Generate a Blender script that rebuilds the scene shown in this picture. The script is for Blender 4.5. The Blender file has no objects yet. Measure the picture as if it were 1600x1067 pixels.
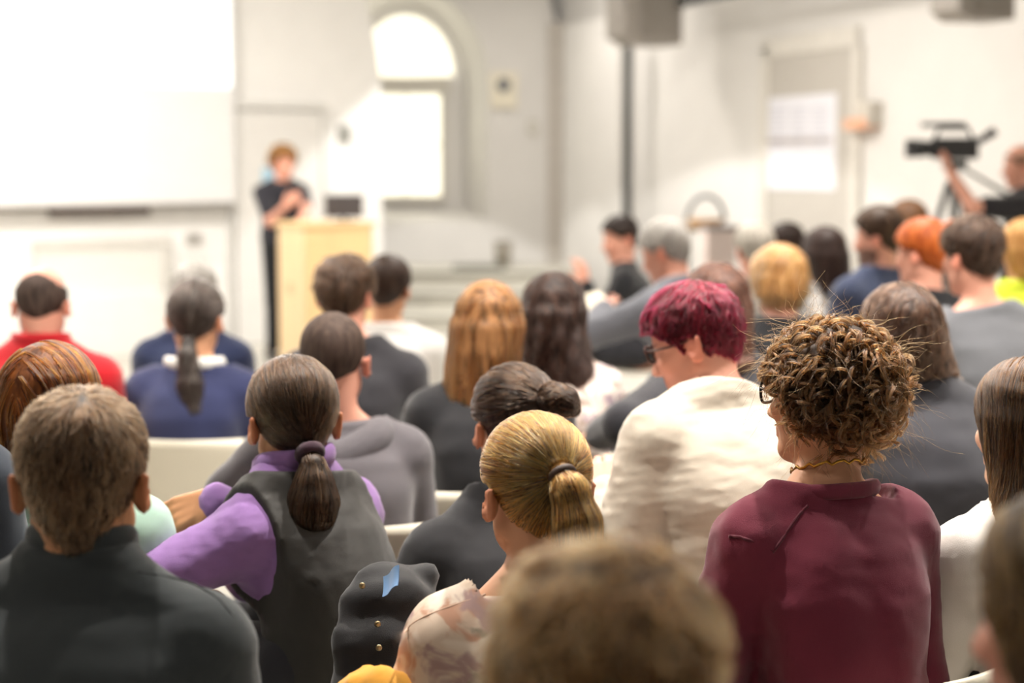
import bpy, bmesh, math, random
import numpy as np
from mathutils import Vector, Matrix

# ------------------------------------------------------------------ camera, world, light, exposure
scene = bpy.context.scene
COL = scene.collection
F = 2700.0                      # focal length in pixels of the 1600 px wide frame
K = F / 2000.0                  # depths below were measured for 2000 px; they stretch with the lens
CAM = np.array([0.0, 0.0, 1.53])
PITCH = math.atan((533.5 - 262.0) / F)
FWD = np.array([0, math.cos(PITCH), -math.sin(PITCH)])
UP = np.array([0, math.sin(PITCH), math.cos(PITCH)])
RIGHT = np.array([1.0, 0, 0])
cam_data = bpy.data.cameras.new('camera')
cam = bpy.data.objects.new('camera', cam_data)
COL.objects.link(cam)
cam.location = CAM
cam.rotation_euler = (math.pi / 2 - PITCH, 0, 0)
cam_data.sensor_width = 36.0
cam_data.lens = 36.0 * F / 1600.0
cam_data.clip_start = 0.05
cam_data.dof.use_dof = True
cam_data.dof.focus_distance = 2.24 * K
cam_data.dof.aperture_fstop = 2.0
cam_data.dof.aperture_blades = 0
scene.camera = cam
scene.view_settings.view_transform = 'Standard'
scene.view_settings.look = 'None'
scene.view_settings.gamma = 1.0
scene.view_settings.use_curve_mapping = False
scene.view_settings.exposure = EXPOSURE = 0.3
scene.cycles.use_denoising = True
scene.cycles.use_adaptive_sampling = True
scene.cycles.adaptive_threshold = 0.06
scene.cycles.adaptive_min_samples = 14
scene.cycles.max_bounces = 5
scene.cycles.diffuse_bounces = 3
scene.cycles.glossy_bounces = 2
scene.cycles.transmission_bounces = 4
scene.cycles.transparent_max_bounces = 8
scene.cycles.sample_clamp_indirect = 6.0

world = bpy.data.worlds.new('world')
scene.world = world
world.use_nodes = True
world.node_tree.nodes['Background'].inputs[0].default_value = (1.0, 0.95, 0.88, 1)
world.node_tree.nodes['Background'].inputs[1].default_value = 0.3

WARM = (1.0, 0.935, 0.86)
CEIL = 4.0


def add_light(name, kind, loc, energy, color=WARM, rot=(0, 0, 0), **kw):
    L = bpy.data.lights.new(name, kind)
    L.energy = energy
    L.color = color
    for k, v in kw.items():
        setattr(L, k, v)
    o = bpy.data.objects.new(name, L)
    COL.objects.link(o)
    o.location = loc
    o.rotation_euler = rot
    return o


# soft ceiling panels over the hall (the luminaires themselves are built with the ceiling)
PANELS = [(-2.6, 1.2), (2.2, 0.6), (-3.6, 5.2), (0.2, 4.6), (3.8, 3.6), (-3.4, 8.0), (0.3, 8.6), (-0.2, 12.6)]
for i, (px_, py_) in enumerate(PANELS):
    add_light('ceiling_panel_light', 'AREA', (px_, py_ * K, CEIL - 0.09), [18, 18, 48, 44, 42, 235, 125, 56][i], WARM,
              shape='RECTANGLE', size=1.15, size_y=0.55)
# recessed spots in front of the rows: they give the crisp shade of heads on backs
SPOTS = [(-0.9, 2.75), (0.75, 3.15), (2.3, 3.3), (-2.4, 4.4), (1.4, 5.6)]
for i, (px_, py_) in enumerate(SPOTS):
    add_light('ceiling_spot_light', 'SPOT', (px_, py_ * K, CEIL - 0.1), [400, 560, 520, 420, 480][i], WARM,
              spot_size=math.radians(92), spot_blend=0.6, shadow_soft_size=0.07)


# ------------------------------------------------------------------ projection helpers
def P(px, py, d):
    """the point seen at a pixel of the 1600x1067 frame at depth d metres"""
    d = d * K
    return CAM + RIGHT * ((px - 800) / F * d) + FWD * d + UP * (-(py - 533.5) / F * d)


def ray(px, py):
    v = RIGHT * ((px - 800) / F) + FWD + UP * (-(py - 533.5) / F)
    return v


def floor_at(px, d):
    p = P(px, 600, d)
    return np.array([p[0], p[1], 0.0])


# ------------------------------------------------------------------ materials
MATS = {}


def nodes_of(m):
    m.use_nodes = True
    nt = m.node_tree
    return nt, nt.nodes['Principled BSDF']


def mat(name, color, rough=0.6, metal=0.0, var=0.06, scale=9.0, bump=0.0, bscale=60.0, sheen=0.0, spec=0.5, stretch=None):
    if name in MATS:
        return MATS[name]
    m = bpy.data.materials.new(name)
    nt, b = nodes_of(m)
    b.inputs['Roughness'].default_value = rough
    b.inputs['Metallic'].default_value = metal
    b.inputs['Specular IOR Level'].default_value = spec
    if sheen:
        b.inputs['Sheen Weight'].default_value = sheen
        b.inputs['Sheen Roughness'].default_value = 0.5
    tc = nt.nodes.new('ShaderNodeTexCoord')
    mp = nt.nodes.new('ShaderNodeMapping')
    if stretch:
        mp.inputs['Scale'].default_value = stretch
    nt.links.new(tc.outputs['Object'], mp.inputs[0])
    no = nt.nodes.new('ShaderNodeTexNoise')
    no.inputs['Scale'].default_value = scale
    no.inputs['Detail'].default_value = 4
    nt.links.new(mp.outputs[0], no.inputs['Vector'])
    rp = nt.nodes.new('ShaderNodeValToRGB')
    c = np.array(color[:3], float)
    rp.color_ramp.elements[0].position = 0.3
    rp.color_ramp.elements[1].position = 0.7
    rp.color_ramp.elements[0].color = (*np.clip(c * (1 - var), 0, 1), 1)
    rp.color_ramp.elements[1].color = (*np.clip(c * (1 + var), 0, 1), 1)
    nt.links.new(no.outputs[0], rp.inputs[0])
    nt.links.new(rp.outputs[0], b.inputs['Base Color'])
    if bump:
        n2 = nt.nodes.new('ShaderNodeTexNoise')
        n2.inputs['Scale'].default_value = bscale
        n2.inputs['Detail'].default_value = 3
        nt.links.new(mp.outputs[0], n2.inputs['Vector'])
        bp = nt.nodes.new('ShaderNodeBump')
        bp.inputs['Strength'].default_value = bump
        bp.inputs['Distance'].default_value = 0.01
        nt.links.new(n2.outputs[0], bp.inputs['Height'])
        nt.links.new(bp.outputs[0], b.inputs['Normal'])
    MATS[name] = m
    return m


def cloth(name, color, var=0.12, rough=0.9, sheen=0.25, bump=0.16, bscale=650.0, scale=7.0):
    return mat('cloth_' + name, color, rough, 0, var, scale, bump, bscale, sheen, 0.25)


def patterned(name, base, spots, scale=14.0, thr=(0.52, 0.6), fine=False):
    """a printed fabric: several soft blotch colours scattered over a base"""
    key = 'print_' + name
    if key in MATS:
        return MATS[key]
    m = bpy.data.materials.new(key)
    nt, b = nodes_of(m)
    b.inputs['Roughness'].default_value = 0.85
    b.inputs['Specular IOR Level'].default_value = 0.25
    tc = nt.nodes.new('ShaderNodeTexCoord')
    last = None
    for i, c in enumerate(spots):
        mp = nt.nodes.new('ShaderNodeMapping')
        mp.inputs['Location'].default_value = (i * 3.7, i * 1.9, i * 5.1)
        mp.inputs['Rotation'].default_value = (i * 0.7, 0.5, i)
        nt.links.new(tc.outputs['Object'], mp.inputs[0])
        no = nt.nodes.new('ShaderNodeTexNoise')
        no.inputs['Scale'].default_value = scale
        no.inputs['Detail'].default_value = 3.5
        no.inputs['Distortion'].default_value = 0.8
        nt.links.new(mp.outputs[0], no.inputs['Vector'])
        rp = nt.nodes.new('ShaderNodeValToRGB')
        rp.color_ramp.elements[0].position = thr[0]
        rp.color_ramp.elements[1].position = thr[1]
        nt.links.new(no.outputs[0], rp.inputs[0])
        mx = nt.nodes.new('ShaderNodeMix')
        mx.data_type = 'RGBA'
        nt.links.new(rp.outputs[0], mx.inputs['Factor'])
        if last is None:
            mx.inputs['A'].default_value = (*base, 1)
        else:
            nt.links.new(last, mx.inputs['A'])
        mx.inputs['B'].default_value = (*c, 1)
        last = mx.outputs['Result']
    nt.links.new(last, b.inputs['Base Color'])
    MATS[key] = m
    return m


def emit_mat(name, color, strength):
    m = bpy.data.materials.new(name)
    nt, b = nodes_of(m)
    b.inputs['Base Color'].default_value = (*color, 1)
    b.inputs['Emission Color'].default_value = (*color, 1)
    b.inputs['Emission Strength'].default_value = strength
    b.inputs['Roughness'].default_value = 0.4
    return m


def skin_mat():
    if 'skin' in MATS:
        return MATS['skin']
    m = bpy.data.materials.new('skin')
    nt, b = nodes_of(m)
    at = nt.nodes.new('ShaderNodeAttribute')
    at.attribute_name = 'tone'
    nt.links.new(at.outputs['Color'], b.inputs['Base Color'])
    b.inputs['Roughness'].default_value = 0.5
    b.inputs['Specular IOR Level'].default_value = 0.4
    MATS['skin'] = m
    return m


def hair_mat(name, dark, light, strand=False, rough=0.38):
    key = 'hair_' + name + ('_strand' if strand else '')
    if key in MATS:
        return MATS[key]
    m = bpy.data.materials.new(key)
    nt, b = nodes_of(m)
    if strand:      # fibre colour multiplies along the path, so it is stated deeper than it looks
        dark, light = (tuple(np.array(c) ** 1.5 * 0.9) for c in (dark, light))
    rp = nt.nodes.new('ShaderNodeValToRGB')
    rp.color_ramp.elements[0].color = (*dark, 1)
    rp.color_ramp.elements[1].color = (*light, 1)
    if strand:
        hi = nt.nodes.new('ShaderNodeHairInfo')
        rp.color_ramp.elements[0].position = 0.1
        rp.color_ramp.elements[1].position = 0.95
        nt.links.new(hi.outputs['Random'], rp.inputs[0])
        h = nt.nodes.new('ShaderNodeBsdfHairPrincipled')
        h.model = 'CHIANG'
        h.parametrization = 'COLOR'
        h.inputs['Roughness'].default_value = 0.32
        h.inputs['Radial Roughness'].default_value = 0.45
        h.inputs['Coat'].default_value = 0.0
        h.inputs['IOR'].default_value = 1.42
        h.inputs['Random Roughness'].default_value = 0.2
        nt.links.new(rp.outputs[0], h.inputs['Color'])
        nt.links.new(h.outputs[0], nt.nodes['Material Output'].inputs['Surface'])
        nt.nodes.remove(b)
        MATS[key] = m
        return m
    else:
        tc = nt.nodes.new('ShaderNodeTexCoord')
        mp = nt.nodes.new('ShaderNodeMapping')
        mp.inputs['Scale'].default_value = (1, 1, 0.14)
        nt.links.new(tc.outputs['Object'], mp.inputs[0])
        no = nt.nodes.new('ShaderNodeTexNoise')
        no.inputs['Scale'].default_value = 75
        no.inputs['Detail'].default_value = 4
        no.inputs['Distortion'].default_value = 0.3
        nt.links.new(mp.outputs[0], no.inputs['Vector'])
        rp.color_ramp.elements[0].position = 0.36
        rp.color_ramp.elements[1].position = 0.68
        nt.links.new(no.outputs[0], rp.inputs[0])
        bp = nt.nodes.new('ShaderNodeBump')
        bp.inputs['Strength'].default_value = 0.5
        bp.inputs['Distance'].default_value = 0.006
        nt.links.new(no.outputs[0], bp.inputs['Height'])
        nt.links.new(bp.outputs[0], b.inputs['Normal'])
        b.inputs['Roughness'].default_value = rough + 0.12
        b.inputs['Specular IOR Level'].default_value = 0.25
    nt.links.new(rp.outputs[0], b.inputs['Base Color'])
    MATS[key] = m
    return m


# ------------------------------------------------------------------ object helpers
def tag(o, label=None, cat=None, group=None, kind=None):
    if label:
        o['label'] = label
    if cat:
        o['category'] = cat
    if group:
        o['group'] = group
    if kind:
        o['kind'] = kind
    return o


def empty(name, loc, rz=0.0, label=None, cat=None, group=None, kind=None):
    o = bpy.data.objects.new(name, None)
    COL.objects.link(o)
    o.location = loc
    o.rotation_euler = (0, 0, rz)
    o.empty_display_size = 0.1
    return tag(o, label, cat, group, kind)


def link(name, me, m, parent=None, smooth=None):
    o = bpy.data.objects.new(name, me)
    COL.objects.link(o)
    if m is not None and not len(me.materials):
        me.materials.append(m)
    if parent is not None:
        o.parent = parent
    if smooth is not None:
        me.polygons.foreach_set('use_smooth', [smooth] * len(me.polygons))
    return o


def mesh_np(name, V, Fq, smooth=True):
    me = bpy.data.meshes.new(name)
    V = np.ascontiguousarray(V, np.float32)
    Fq = np.ascontiguousarray(Fq, np.int32)
    k = Fq.shape[1]
    me.vertices.add(len(V))
    me.vertices.foreach_set('co', V.ravel())
    me.loops.add(Fq.size)
    me.loops.foreach_set('vertex_index', Fq.ravel())
    me.polygons.add(len(Fq))
    me.polygons.foreach_set('loop_start', np.arange(0, Fq.size, k, dtype=np.int32))
    me.polygons.foreach_set('use_smooth', np.full(len(Fq), smooth))
    me.update()
    me.validate()
    return me


class MB:
    """collects simple solids into one mesh"""
    def __init__(self):
        self.bm = bmesh.new()

    def box(self, c, s, rot=None, bevel=0.0):
        r = bmesh.ops.create_cube(self.bm, size=1.0)
        vs = r['verts']
        bmesh.ops.scale(self.bm, vec=s, verts=vs)
        if bevel:
            es = list({e for v in vs for e in v.link_edges})
            rb = bmesh.ops.bevel(self.bm, geom=es, offset=bevel, segments=2, affect='EDGES', profile=0.6)
            vs = list({v for f in rb['faces'] for v in f.verts} | {v for v in vs if v.is_valid})
        M = Matrix.Translation(c)
        if rot is not None:
            M = M @ (rot if isinstance(rot, Matrix) else Matrix.Rotation(rot, 4, 'Z'))
        bmesh.ops.transform(self.bm, matrix=M, verts=vs)
        return self

    def prism(self, pts, axis_vec, off=(0, 0, 0)):
        """extrude a planar 3-D polygon along a vector"""
        a = [self.bm.verts.new(Vector(p) + Vector(off)) for p in pts]
        b = [self.bm.verts.new(Vector(p) + Vector(off) + Vector(axis_vec)) for p in pts]
        self.bm.faces.new(a)
        self.bm.faces.new(b[::-1])
        n = len(pts)
        for i in range(n):
            self.bm.faces.new((a[i], b[i], b[(i + 1) % n], a[(i + 1) % n]))
        return self

    def tube(self, pts, r, seg=10, cap=True):
        pts = [Vector(p) for p in pts]
        rr = r if hasattr(r, '__len__') else [r] * len(pts)
        rings = []
        up = Vector((0.13, 0.21, 0.97))
        for i, p in enumerate(pts):
            t = (pts[min(i + 1, len(pts) - 1)] - pts[max(i - 1, 0)]).normalized()
            a = t.cross(up)
            if a.length < 0.15:
                a = t.cross(Vector((1, 0, 0)))
            a.normalize()
            b = t.cross(a)
            up = a.cross(t)
            rings.append([self.bm.verts.new(p + (a * math.cos(2 * math.pi * k / seg) + b * math.sin(2 * math.pi * k / seg)) * rr[i]) for k in range(seg)])
        for i in range(len(rings) - 1):
            for k in range(seg):
                self.bm.faces.new((rings[i][k], rings[i][(k + 1) % seg], rings[i + 1][(k + 1) % seg], rings[i + 1][k]))
        if cap:
            self.bm.faces.new(rings[0][::-1])
            self.bm.faces.new(rings[-1])
        return self

    def ring(self, center, R, r, axis_u, axis_v, seg=28, s2=8, ru=None):
        c = Vector(center)
        u = Vector(axis_u)
        v = Vector(axis_v)
        n = u.cross(v).normalized()
        rows = []
        for i in range(seg):
            a = 2 * math.pi * i / seg
            d = u * math.cos(a) + v * math.sin(a)
            rows.append([self.bm.verts.new(c + d * R + (d.normalized() * math.cos(2 * math.pi * k / s2) + n * math.sin(2 * math.pi * k / s2) * (ru or 1)) * r) for k in range(s2)])
        for i in range(seg):
            for k in range(s2):
                self.bm.faces.new((rows[i][k], rows[(i + 1) % seg][k], rows[(i + 1) % seg][(k + 1) % s2], rows[i][(k + 1) % s2]))
        return self

    def ball(self, c, s, seg=16):
        r = bmesh.ops.create_uvsphere(self.bm, u_segments=seg, v_segments=max(6, seg // 2), radius=1.0)
        bmesh.ops.scale(self.bm, vec=s if hasattr(s, '__len__') else (s, s, s), verts=r['verts'])
        bmesh.ops.translate(self.bm, vec=c, verts=r['verts'])
        return self

    def build(self, name, m, parent=None, smooth=False, **kw):
        bmesh.ops.recalc_face_normals(self.bm, faces=self.bm.faces)
        me = bpy.data.meshes.new(name)
        self.bm.to_mesh(me)
        self.bm.free()
        o = link(name, me, m, parent, smooth)
        return tag(o, **kw)
# ------------------------------------------------------------------ the room
class Wall:
    """a vertical plane with its own axes: u along the wall, z up, d out of the wall towards the hall"""
    def __init__(self, p, u):
        self.p = np.array([p[0], p[1], 0.0])
        self.u = np.array([u[0], u[1], 0.0]) / math.hypot(*u)
        self.n = np.array([self.u[1], -self.u[0], 0.0])

    def at(self, u, z, d=0.0):
        return self.p + self.u * u + self.n * d + np.array([0, 0, z])

    def hit(self, px, py, d=0.0):
        v = ray(px, py)
        o = self.p + self.n * d
        t = np.dot(o - CAM, self.n) / np.dot(v, self.n)
        q = CAM + v * t
        return float(np.dot(q - self.p, self.u)), float(q[2])

    def box(self, mb, u0, u1, z0, z1, d0, d1):
        pts = [self.at(u0, z0, d0), self.at(u1, z0, d0), self.at(u1, z1, d0), self.at(u0, z1, d0)]
        return mb.prism([tuple(p) for p in pts], tuple(self.n * (d1 - d0)))

    def poly(self, mb, uz, d0, d1):
        return mb.prism([tuple(self.at(u, z, d0)) for u, z in uz], tuple(self.n * (d1 - d0)))


FW = Wall((-2.03, 11.3 * K), (1, 0.6 * K))          # front wall with the screen
WW = Wall((0, 14.5 * K), (1, 0))                # far wall with the arched window
RW = Wall((7.4, 0.0), (0.47, -K))         # long wall with the posters; u runs towards the camera

M_front = mat('front_plaster', (0.86, 0.85, 0.83), 0.85, var=0.02, scale=3, bump=0.05, bscale=40)
M_wall = mat('warm_plaster', (0.72, 0.70, 0.675), 0.88, var=0.025, scale=2.5, bump=0.06, bscale=40)
M_white = mat('white_paint', (0.84, 0.83, 0.80), 0.5, var=0.02)
M_offwhite = mat('offwhite_paint', (0.76, 0.75, 0.71), 0.5, var=0.02)
M_floor = mat('grey_floor', (0.47, 0.45, 0.40), 0.55, var=0.07, scale=5, bump=0.05, bscale=80)
M_step = mat('step_stone', (0.50, 0.48, 0.42), 0.7, var=0.05, scale=6)
M_dark = mat('dark_metal', (0.035, 0.038, 0.036), 0.5, var=0.1)
M_greydoor = mat('grey_beige_door', (0.50, 0.47, 0.43), 0.6, var=0.03)
M_chrome = mat('chrome', (0.75, 0.74, 0.72), 0.2, metal=1.0, var=0.02)
M_gap = mat('gap_shadow_paint', (0.45, 0.43, 0.40), 0.8)

mb = MB(); mb.box((0, 8.5, -0.05), (24, 30, 0.1))
mb.build('floor', M_floor, kind='structure')
mb = MB(); mb.box((0, 8.5, CEIL + 0.05), (24, 30, 0.1))
mb.build('ceiling', mat('ceiling_paint', (0.8, 0.79, 0.76), 0.9, var=0.02), kind='structure')

# front wall: its right end is the springing of an arch
edge = [FW.hit(590, 430), FW.hit(597, 330), FW.hit(598, 180), FW.hit(594, 110), FW.hit(585, 55), FW.hit(572, 0)]
u_end = edge[1][0]
prof = [(-10.5, 0.0), (u_end, 0.0)] + [(u, z) for u, z in edge[1:]] + [(edge[-1][0] - 0.12, edge[-1][1] + 0.35), (edge[-1][0] - 0.35, CEIL), (-10.5, CEIL)]
wall_front = FW.poly(MB(), prof, -0.3, 0.0).build('wall_front', M_front, kind='structure')

# far wall with an arched niche for the window
cu, cz0 = (636 - 800) / 2000 * 15.0, 1.53 + (262 - 126) / 2000 * 15.0
sill = 1.53 - (345 - 262) / 2000 * 14.5
def arch(cu, rx, ry, zb, zs, n=20):
    pts = [(cu - rx, zb), (cu - rx, zs)]
    for i in range(1, n):
        a = math.pi - math.pi * i / n
        pts.append((cu + rx * math.cos(a), zs + ry * math.sin(a)))
    pts += [(cu + rx, zs), (cu + rx, zb)]
    return pts
outer = arch(cu + 0.02, 0.93, 1.0, sill, cz0)
inner = arch(cu, 0.66, 0.84, sill + 0.12, cz0)
mb = MB()
L_, R_ = -6.0, 0.62
def strip(bm, A, B):
    va = [bm.verts.new(p) for p in A]
    vb = [bm.verts.new(p) for p in B]
    for i in range(len(A) - 1):
        bm.faces.new((va[i], va[i + 1], vb[i + 1], vb[i]))
W3 = lambda uz, d: [tuple(WW.at(u, z, d)) for u, z in uz]
rect = [(L_, sill), (L_, cz0)] + [(L_ + (R_ - L_) * i / 20, CEIL) for i in range(1, 20)] + [(R_, cz0), (R_, sill)]
strip(mb.bm, W3(outer, 0), W3(rect, 0))
strip(mb.bm, W3([(L_, 0), (R_, 0)], 0), W3([(L_, sill), (R_, sill)], 0))
strip(mb.bm, W3(outer, 0), W3(inner, -0.62))
strip(mb.bm, W3([outer[0], outer[-1]], 0), W3([inner[0], inner[-1]], -0.62))
mb.bm.faces.new([mb.bm.verts.new(p) for p in W3(inner, -0.62)])
wall_window = mb.build('wall_window', M_wall, kind='structure')

# window in the niche: arched light over a two by two casement, lit from outside
win = empty('window_1', tuple(WW.at(cu, sill, -0.6)), kind='structure')
win['label'] = 'arched window glowing warm white in a deep niche'
M_glow = emit_mat('window_daylight', (1.0, 0.96, 0.80), 0.95)
M_wframe = mat('window_frame_paint', (0.62, 0.59, 0.52), 0.6, var=0.02)
wp = WW.at(cu, sill, -0.6)
def wchild(mb, name, m, parent=win, off=wp, smooth=False):
    o = mb.build(name, m, None, smooth)
    o.data.transform(Matrix.Translation(-Vector(off)))
    o.parent = parent
    return o
def half(cu, rx, ry, z0, a0, a1, n=14):
    pts = [(cu, z0)]
    for i in range(n + 1):
        a = a0 + (a1 - a0) * i / n
        pts.append((cu + rx * math.cos(a), z0 + ry * math.sin(a)))
    return pts
PI = math.pi
for a0, a1 in ((0.02, PI / 3 - 0.015), (PI / 3 + 0.015, 2 * PI / 3 - 0.015), (2 * PI / 3 + 0.015, PI - 0.02)):
    wchild(WW.poly(MB(), half(cu, 0.55, 0.70, cz0 + 0.02, a0, a1), -0.58, -0.565), 'pane', M_glow)
zl0, zl1 = 1.53 - (305 - 262) / 2000 * 15.06, 1.53 + (262 - 150) / 2000 * 15.06
ul0, ul1 = (582 - 800) / 2000 * 15.06, (690 - 800) / 2000 * 15.06
um, zm = (ul0 + ul1) / 2, (zl0 + zl1) / 2
for a, b in ((ul0, um - 0.012), (um + 0.012, ul1)):
    for c, d in ((zl0, zm - 0.012), (zm + 0.012, zl1)):
        wchild(WW.box(MB(), a, b, c, d, -0.58, -0.565), 'pane', M_glow)
mb = MB()
WW.box(mb, ul0 - 0.05, ul1 + 0.1, zl1, cz0 + 0.02, -0.6, -0.53)
WW.box(mb, ul0 - 0.05, ul1 + 0.05, zl0 - 0.06, zl0, -0.6, -0.53)
WW.box(mb, ul1, ul1 + 0.06, zl0 - 0.06, zl1, -0.6, -0.54)
WW.box(mb, ul0 - 0.06, ul0, zl0 - 0.06, zl1, -0.6, -0.54)
wchild(mb, 'window_frame', M_wframe)

# long right-hand wall and the corner pilaster
uA, _ = RW.hit(872, 300)
wall_right = RW.box(MB(), -22.5, 5.5, 0, CEIL, -0.25, 0).build('wall_right', M_wall, kind='structure')
uP0, _ = RW.hit(888, 300, 0.1)
uP1, _ = RW.hit(975, 300, 0.1)
mb = MB(); RW.box(mb, uP0, uP1, 0, 1.53 + (262 - 42) / 2000 * 14.0, 0.0, 0.16)
mb.build('trim_1', M_wall, kind='structure')
mb = MB(); mb.box((-9.3, 4, CEIL / 2), (0.2, 21, CEIL)); mb.build('wall_left', M_wall, kind='structure')
mb = MB(); mb.box((0, -4.2, CEIL / 2), (22, 0.2, CEIL)); mb.build('wall_back', M_wall, kind='structure')

o_ = WW.box(MB(), (855 - 800) / 2000 * 14.4, (889 - 800) / 2000 * 14.4, 0, 1.53 + (262 - 40) / 2000 * 14.4, 0.0, 0.12).build('trim_shade', mat('shade_band_taupe', (0.52, 0.48, 0.435), 0.8), kind='structure')  # added board: the shade of the corner is put into its darker colour
# daylight coming in through the window
add_light('window_daylight', 'AREA', tuple(WW.at(cu, cz0 - 0.25, -0.52)), 7, (1.0, 0.95, 0.74), (math.pi / 2, 0, math.pi), shape='RECTANGLE', size=0.9, size_y=1.6)

# steps under the window
for i, (y0, z0, x0) in enumerate([(11.95, 0.15, -1.3), (12.65, 0.30, -1.3), (13.35, 0.45, -1.4)]):
    x1 = 0.9 - 0.1 * i
    mb = MB(); mb.box(((x0 + x1) / 2, K * (y0 + 14.5) / 2, z0 - 0.075), (x1 - x0, K * (14.5 - y0), 0.15), bevel=0.012)
    o = mb.build('floor_step', M_step, kind='structure')
    mb = MB(); mb.box(((x0 + x1) / 2, y0 * K - 0.004, z0 - 0.02), (x1 - x0, 0.014, 0.028)); mb.build('nosing', mat('nosing_metal', (0.22, 0.21, 0.18), 0.6), o)

# ceiling fixtures (over the frame, they are what lights the hall)
M_lens = emit_mat('luminaire_lens', WARM, 2.0)
M_lamp_body = mat('luminaire_body', (0.7, 0.69, 0.66), 0.5)
WHERE = ['behind the left rows', 'behind the right rows', 'over the front row at the left', 'over the middle rows', 'over the right rows', 'in front of the screen', 'over the lectern', 'over the window steps']
for i, (x, y) in enumerate(PANELS):
    e = empty('ceiling_light', (x, y * K, CEIL), label='white rectangular ceiling light panel ' + WHERE[i], cat='light', group='ceiling light panels')
    MB().box((0, 0, -0.03), (1.25, 0.65, 0.06), bevel=0.01).build('housing', M_lamp_body, e)
    MB().box((0, 0, -0.066), (1.15, 0.55, 0.01)).build('diffuser', M_lens, e)
for i, (x, y) in enumerate(SPOTS):
    e = empty('ceiling_downlight', (x, y * K, CEIL), label='small round white ceiling downlight ' + ['over the vest', 'over the cream sweater', 'over the charcoal blazer', 'over the red turtleneck', 'over the grey suit'][i], cat='light', group='ceiling downlights')
    MB().ring((0, 0, -0.02), 0.11, 0.02, (1, 0, 0), (0, 1, 0)).build('trim_ring', M_lamp_body, e, True)
    MB().tube([(0, 0, -0.005), (0, 0, -0.02)], 0.1, 20).build('lens', M_lens, e)

# ---- things on the front wall
uS0, uS1 = -8.3, FW.hit(357, 312)[0]
zS0 = FW.hit(200, 318, 0.12)[1]
zproj = FW.hit(200, 132, 0.12)[1]
scr = empty('projection_screen', tuple(FW.at((uS0 + uS1) / 2, zS0, 0.12)), label='large white projection screen hanging on the front wall', cat='screen')
so = FW.at((uS0 + uS1) / 2, zS0, 0.12)
mb = FW.box(MB(), uS0, uS1, zS0, 3.7, 0.10, 0.12)
wchild(mb, 'screen_fabric', mat('screen_fabric', (0.80, 0.80, 0.80), 0.8, var=0.01), scr, so)
m_img = emit_mat('projected_slide', (0.97, 0.985, 1.0), 0.55)
mb = FW.box(MB(), uS0 + 0.1, uS1 - 0.02, zproj, 3.6, 0.121, 0.123)
wchild(mb, 'projected_image', m_img, scr, so)
mb = FW.box(MB(), uS0, uS1, zS0 - 0.03, zS0, 0.095, 0.13)
wchild(mb, 'bottom_bar', mat('screen_bar', (0.35, 0.33, 0.31), 0.5), scr, so)
# faint pale blue line of slide text at the top corner, unreadable strokes
for i, (a, b) in enumerate([(2, 16), (22, 44), (50, 60), (66, 82)]):
    (u0, z0), (u1, z1) = FW.hit(a, 27, 0.124), FW.hit(b, 10, 0.124)
    mb = FW.box(MB(), u0, u1, z0, z1, 0.1235, 0.125)
    wchild(mb, 'slide_text', emit_mat('slide_text_blue', (0.88, 0.93, 1.0), 0.5), scr, so)

def on_wall(W, name, x0, y0, x1, y1, d0, d1, m, bevel=0, **kw):
    (u0, z1), (u1, z0) = W.hit(x0, y0, d1), W.hit(x1, y1, d1)
    o = W.box(MB(), min(u0, u1), max(u0, u1), min(z0, z1), max(z0, z1), d0, d1).build(name, m, **kw)
    c = Vector(W.at((u0 + u1) / 2, min(z0, z1), d0))
    o.data.transform(Matrix.Translation(-c))
    o.location = c
    return o

on_wall(FW, 'trim_2', -300, 322, 357, 342, 0, 0.05, mat('ledge_grey', (0.60, 0.58, 0.55), 0.7), kind='structure')
bar = on_wall(FW, 'soundbar', 78, 321, 235, 335, 0.05, 0.09, mat('soundbar_brown', (0.07, 0.045, 0.04), 0.5), label='dark brown bar mounted on the wall under the projection screen', cat='soundbar')
# panelled wall base below the screen
on_wall(FW, 'baseboard_front', -300, 482, 262, 552, 0, 0.22, M_white, kind='structure')
pan = on_wall(FW, 'wall_panel', 50, 376, 268, 480, 0, 0.03, M_offwhite, kind='structure')
for (x0, y0, x1, y1) in ((50, 374, 268, 384), (256, 384, 268, 480), (50, 384, 60, 480)):
    p = on_wall(FW, 'panel_frame', x0, y0, x1, y1, 0.03, 0.05, mat('panel_moulding', (0.66, 0.64, 0.60), 0.6))
    p.location -= pan.location
    p.parent = pan
sock = on_wall(FW, 'wall_socket', 293, 364, 316, 381, 0, 0.03, mat('socket_grey', (0.5, 0.48, 0.45), 0.5), label='small grey wall socket beside the wall panel', cat='socket')
p = on_wall(FW, 'socket_face', 298, 368, 311, 377, 0.03, 0.035, mat('socket_face', (0.33, 0.31, 0.29), 0.5)); p.location -= sock.location; p.parent = sock
# white door behind the speaker
d1 = on_wall(FW, 'door_1', 366, 172, 505, 560, 0, 0.04, mat('door_paint', (0.75, 0.735, 0.71), 0.45, var=0.02), kind='structure')
for (x0, y0, x1, y1) in ((358, 158, 512, 172), (358, 172, 367, 560), (504, 172, 512, 560)):
    p = on_wall(FW, 'door_frame', x0, y0, x1, y1, 0, 0.07, mat('door_frame_paint', (0.70, 0.69, 0.66), 0.5))
    p.location -= d1.location
    p.parent = d1
sw = on_wall(FW, 'control_panel', 531, 196, 549, 222, 0, 0.03, mat('control_grey', (0.22, 0.22, 0.20), 0.5), label='small dark grey control panel on the front wall near the window', cat='switch')
for (x0, x1) in ((533.5, 539), (541, 546.5)):
    p = on_wall(FW, 'button', x0, 200, x1, 217, 0.03, 0.036, mat('control_button', (0.36, 0.36, 0.33), 0.5)); p.location -= sw.location; p.parent = sw
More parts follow.
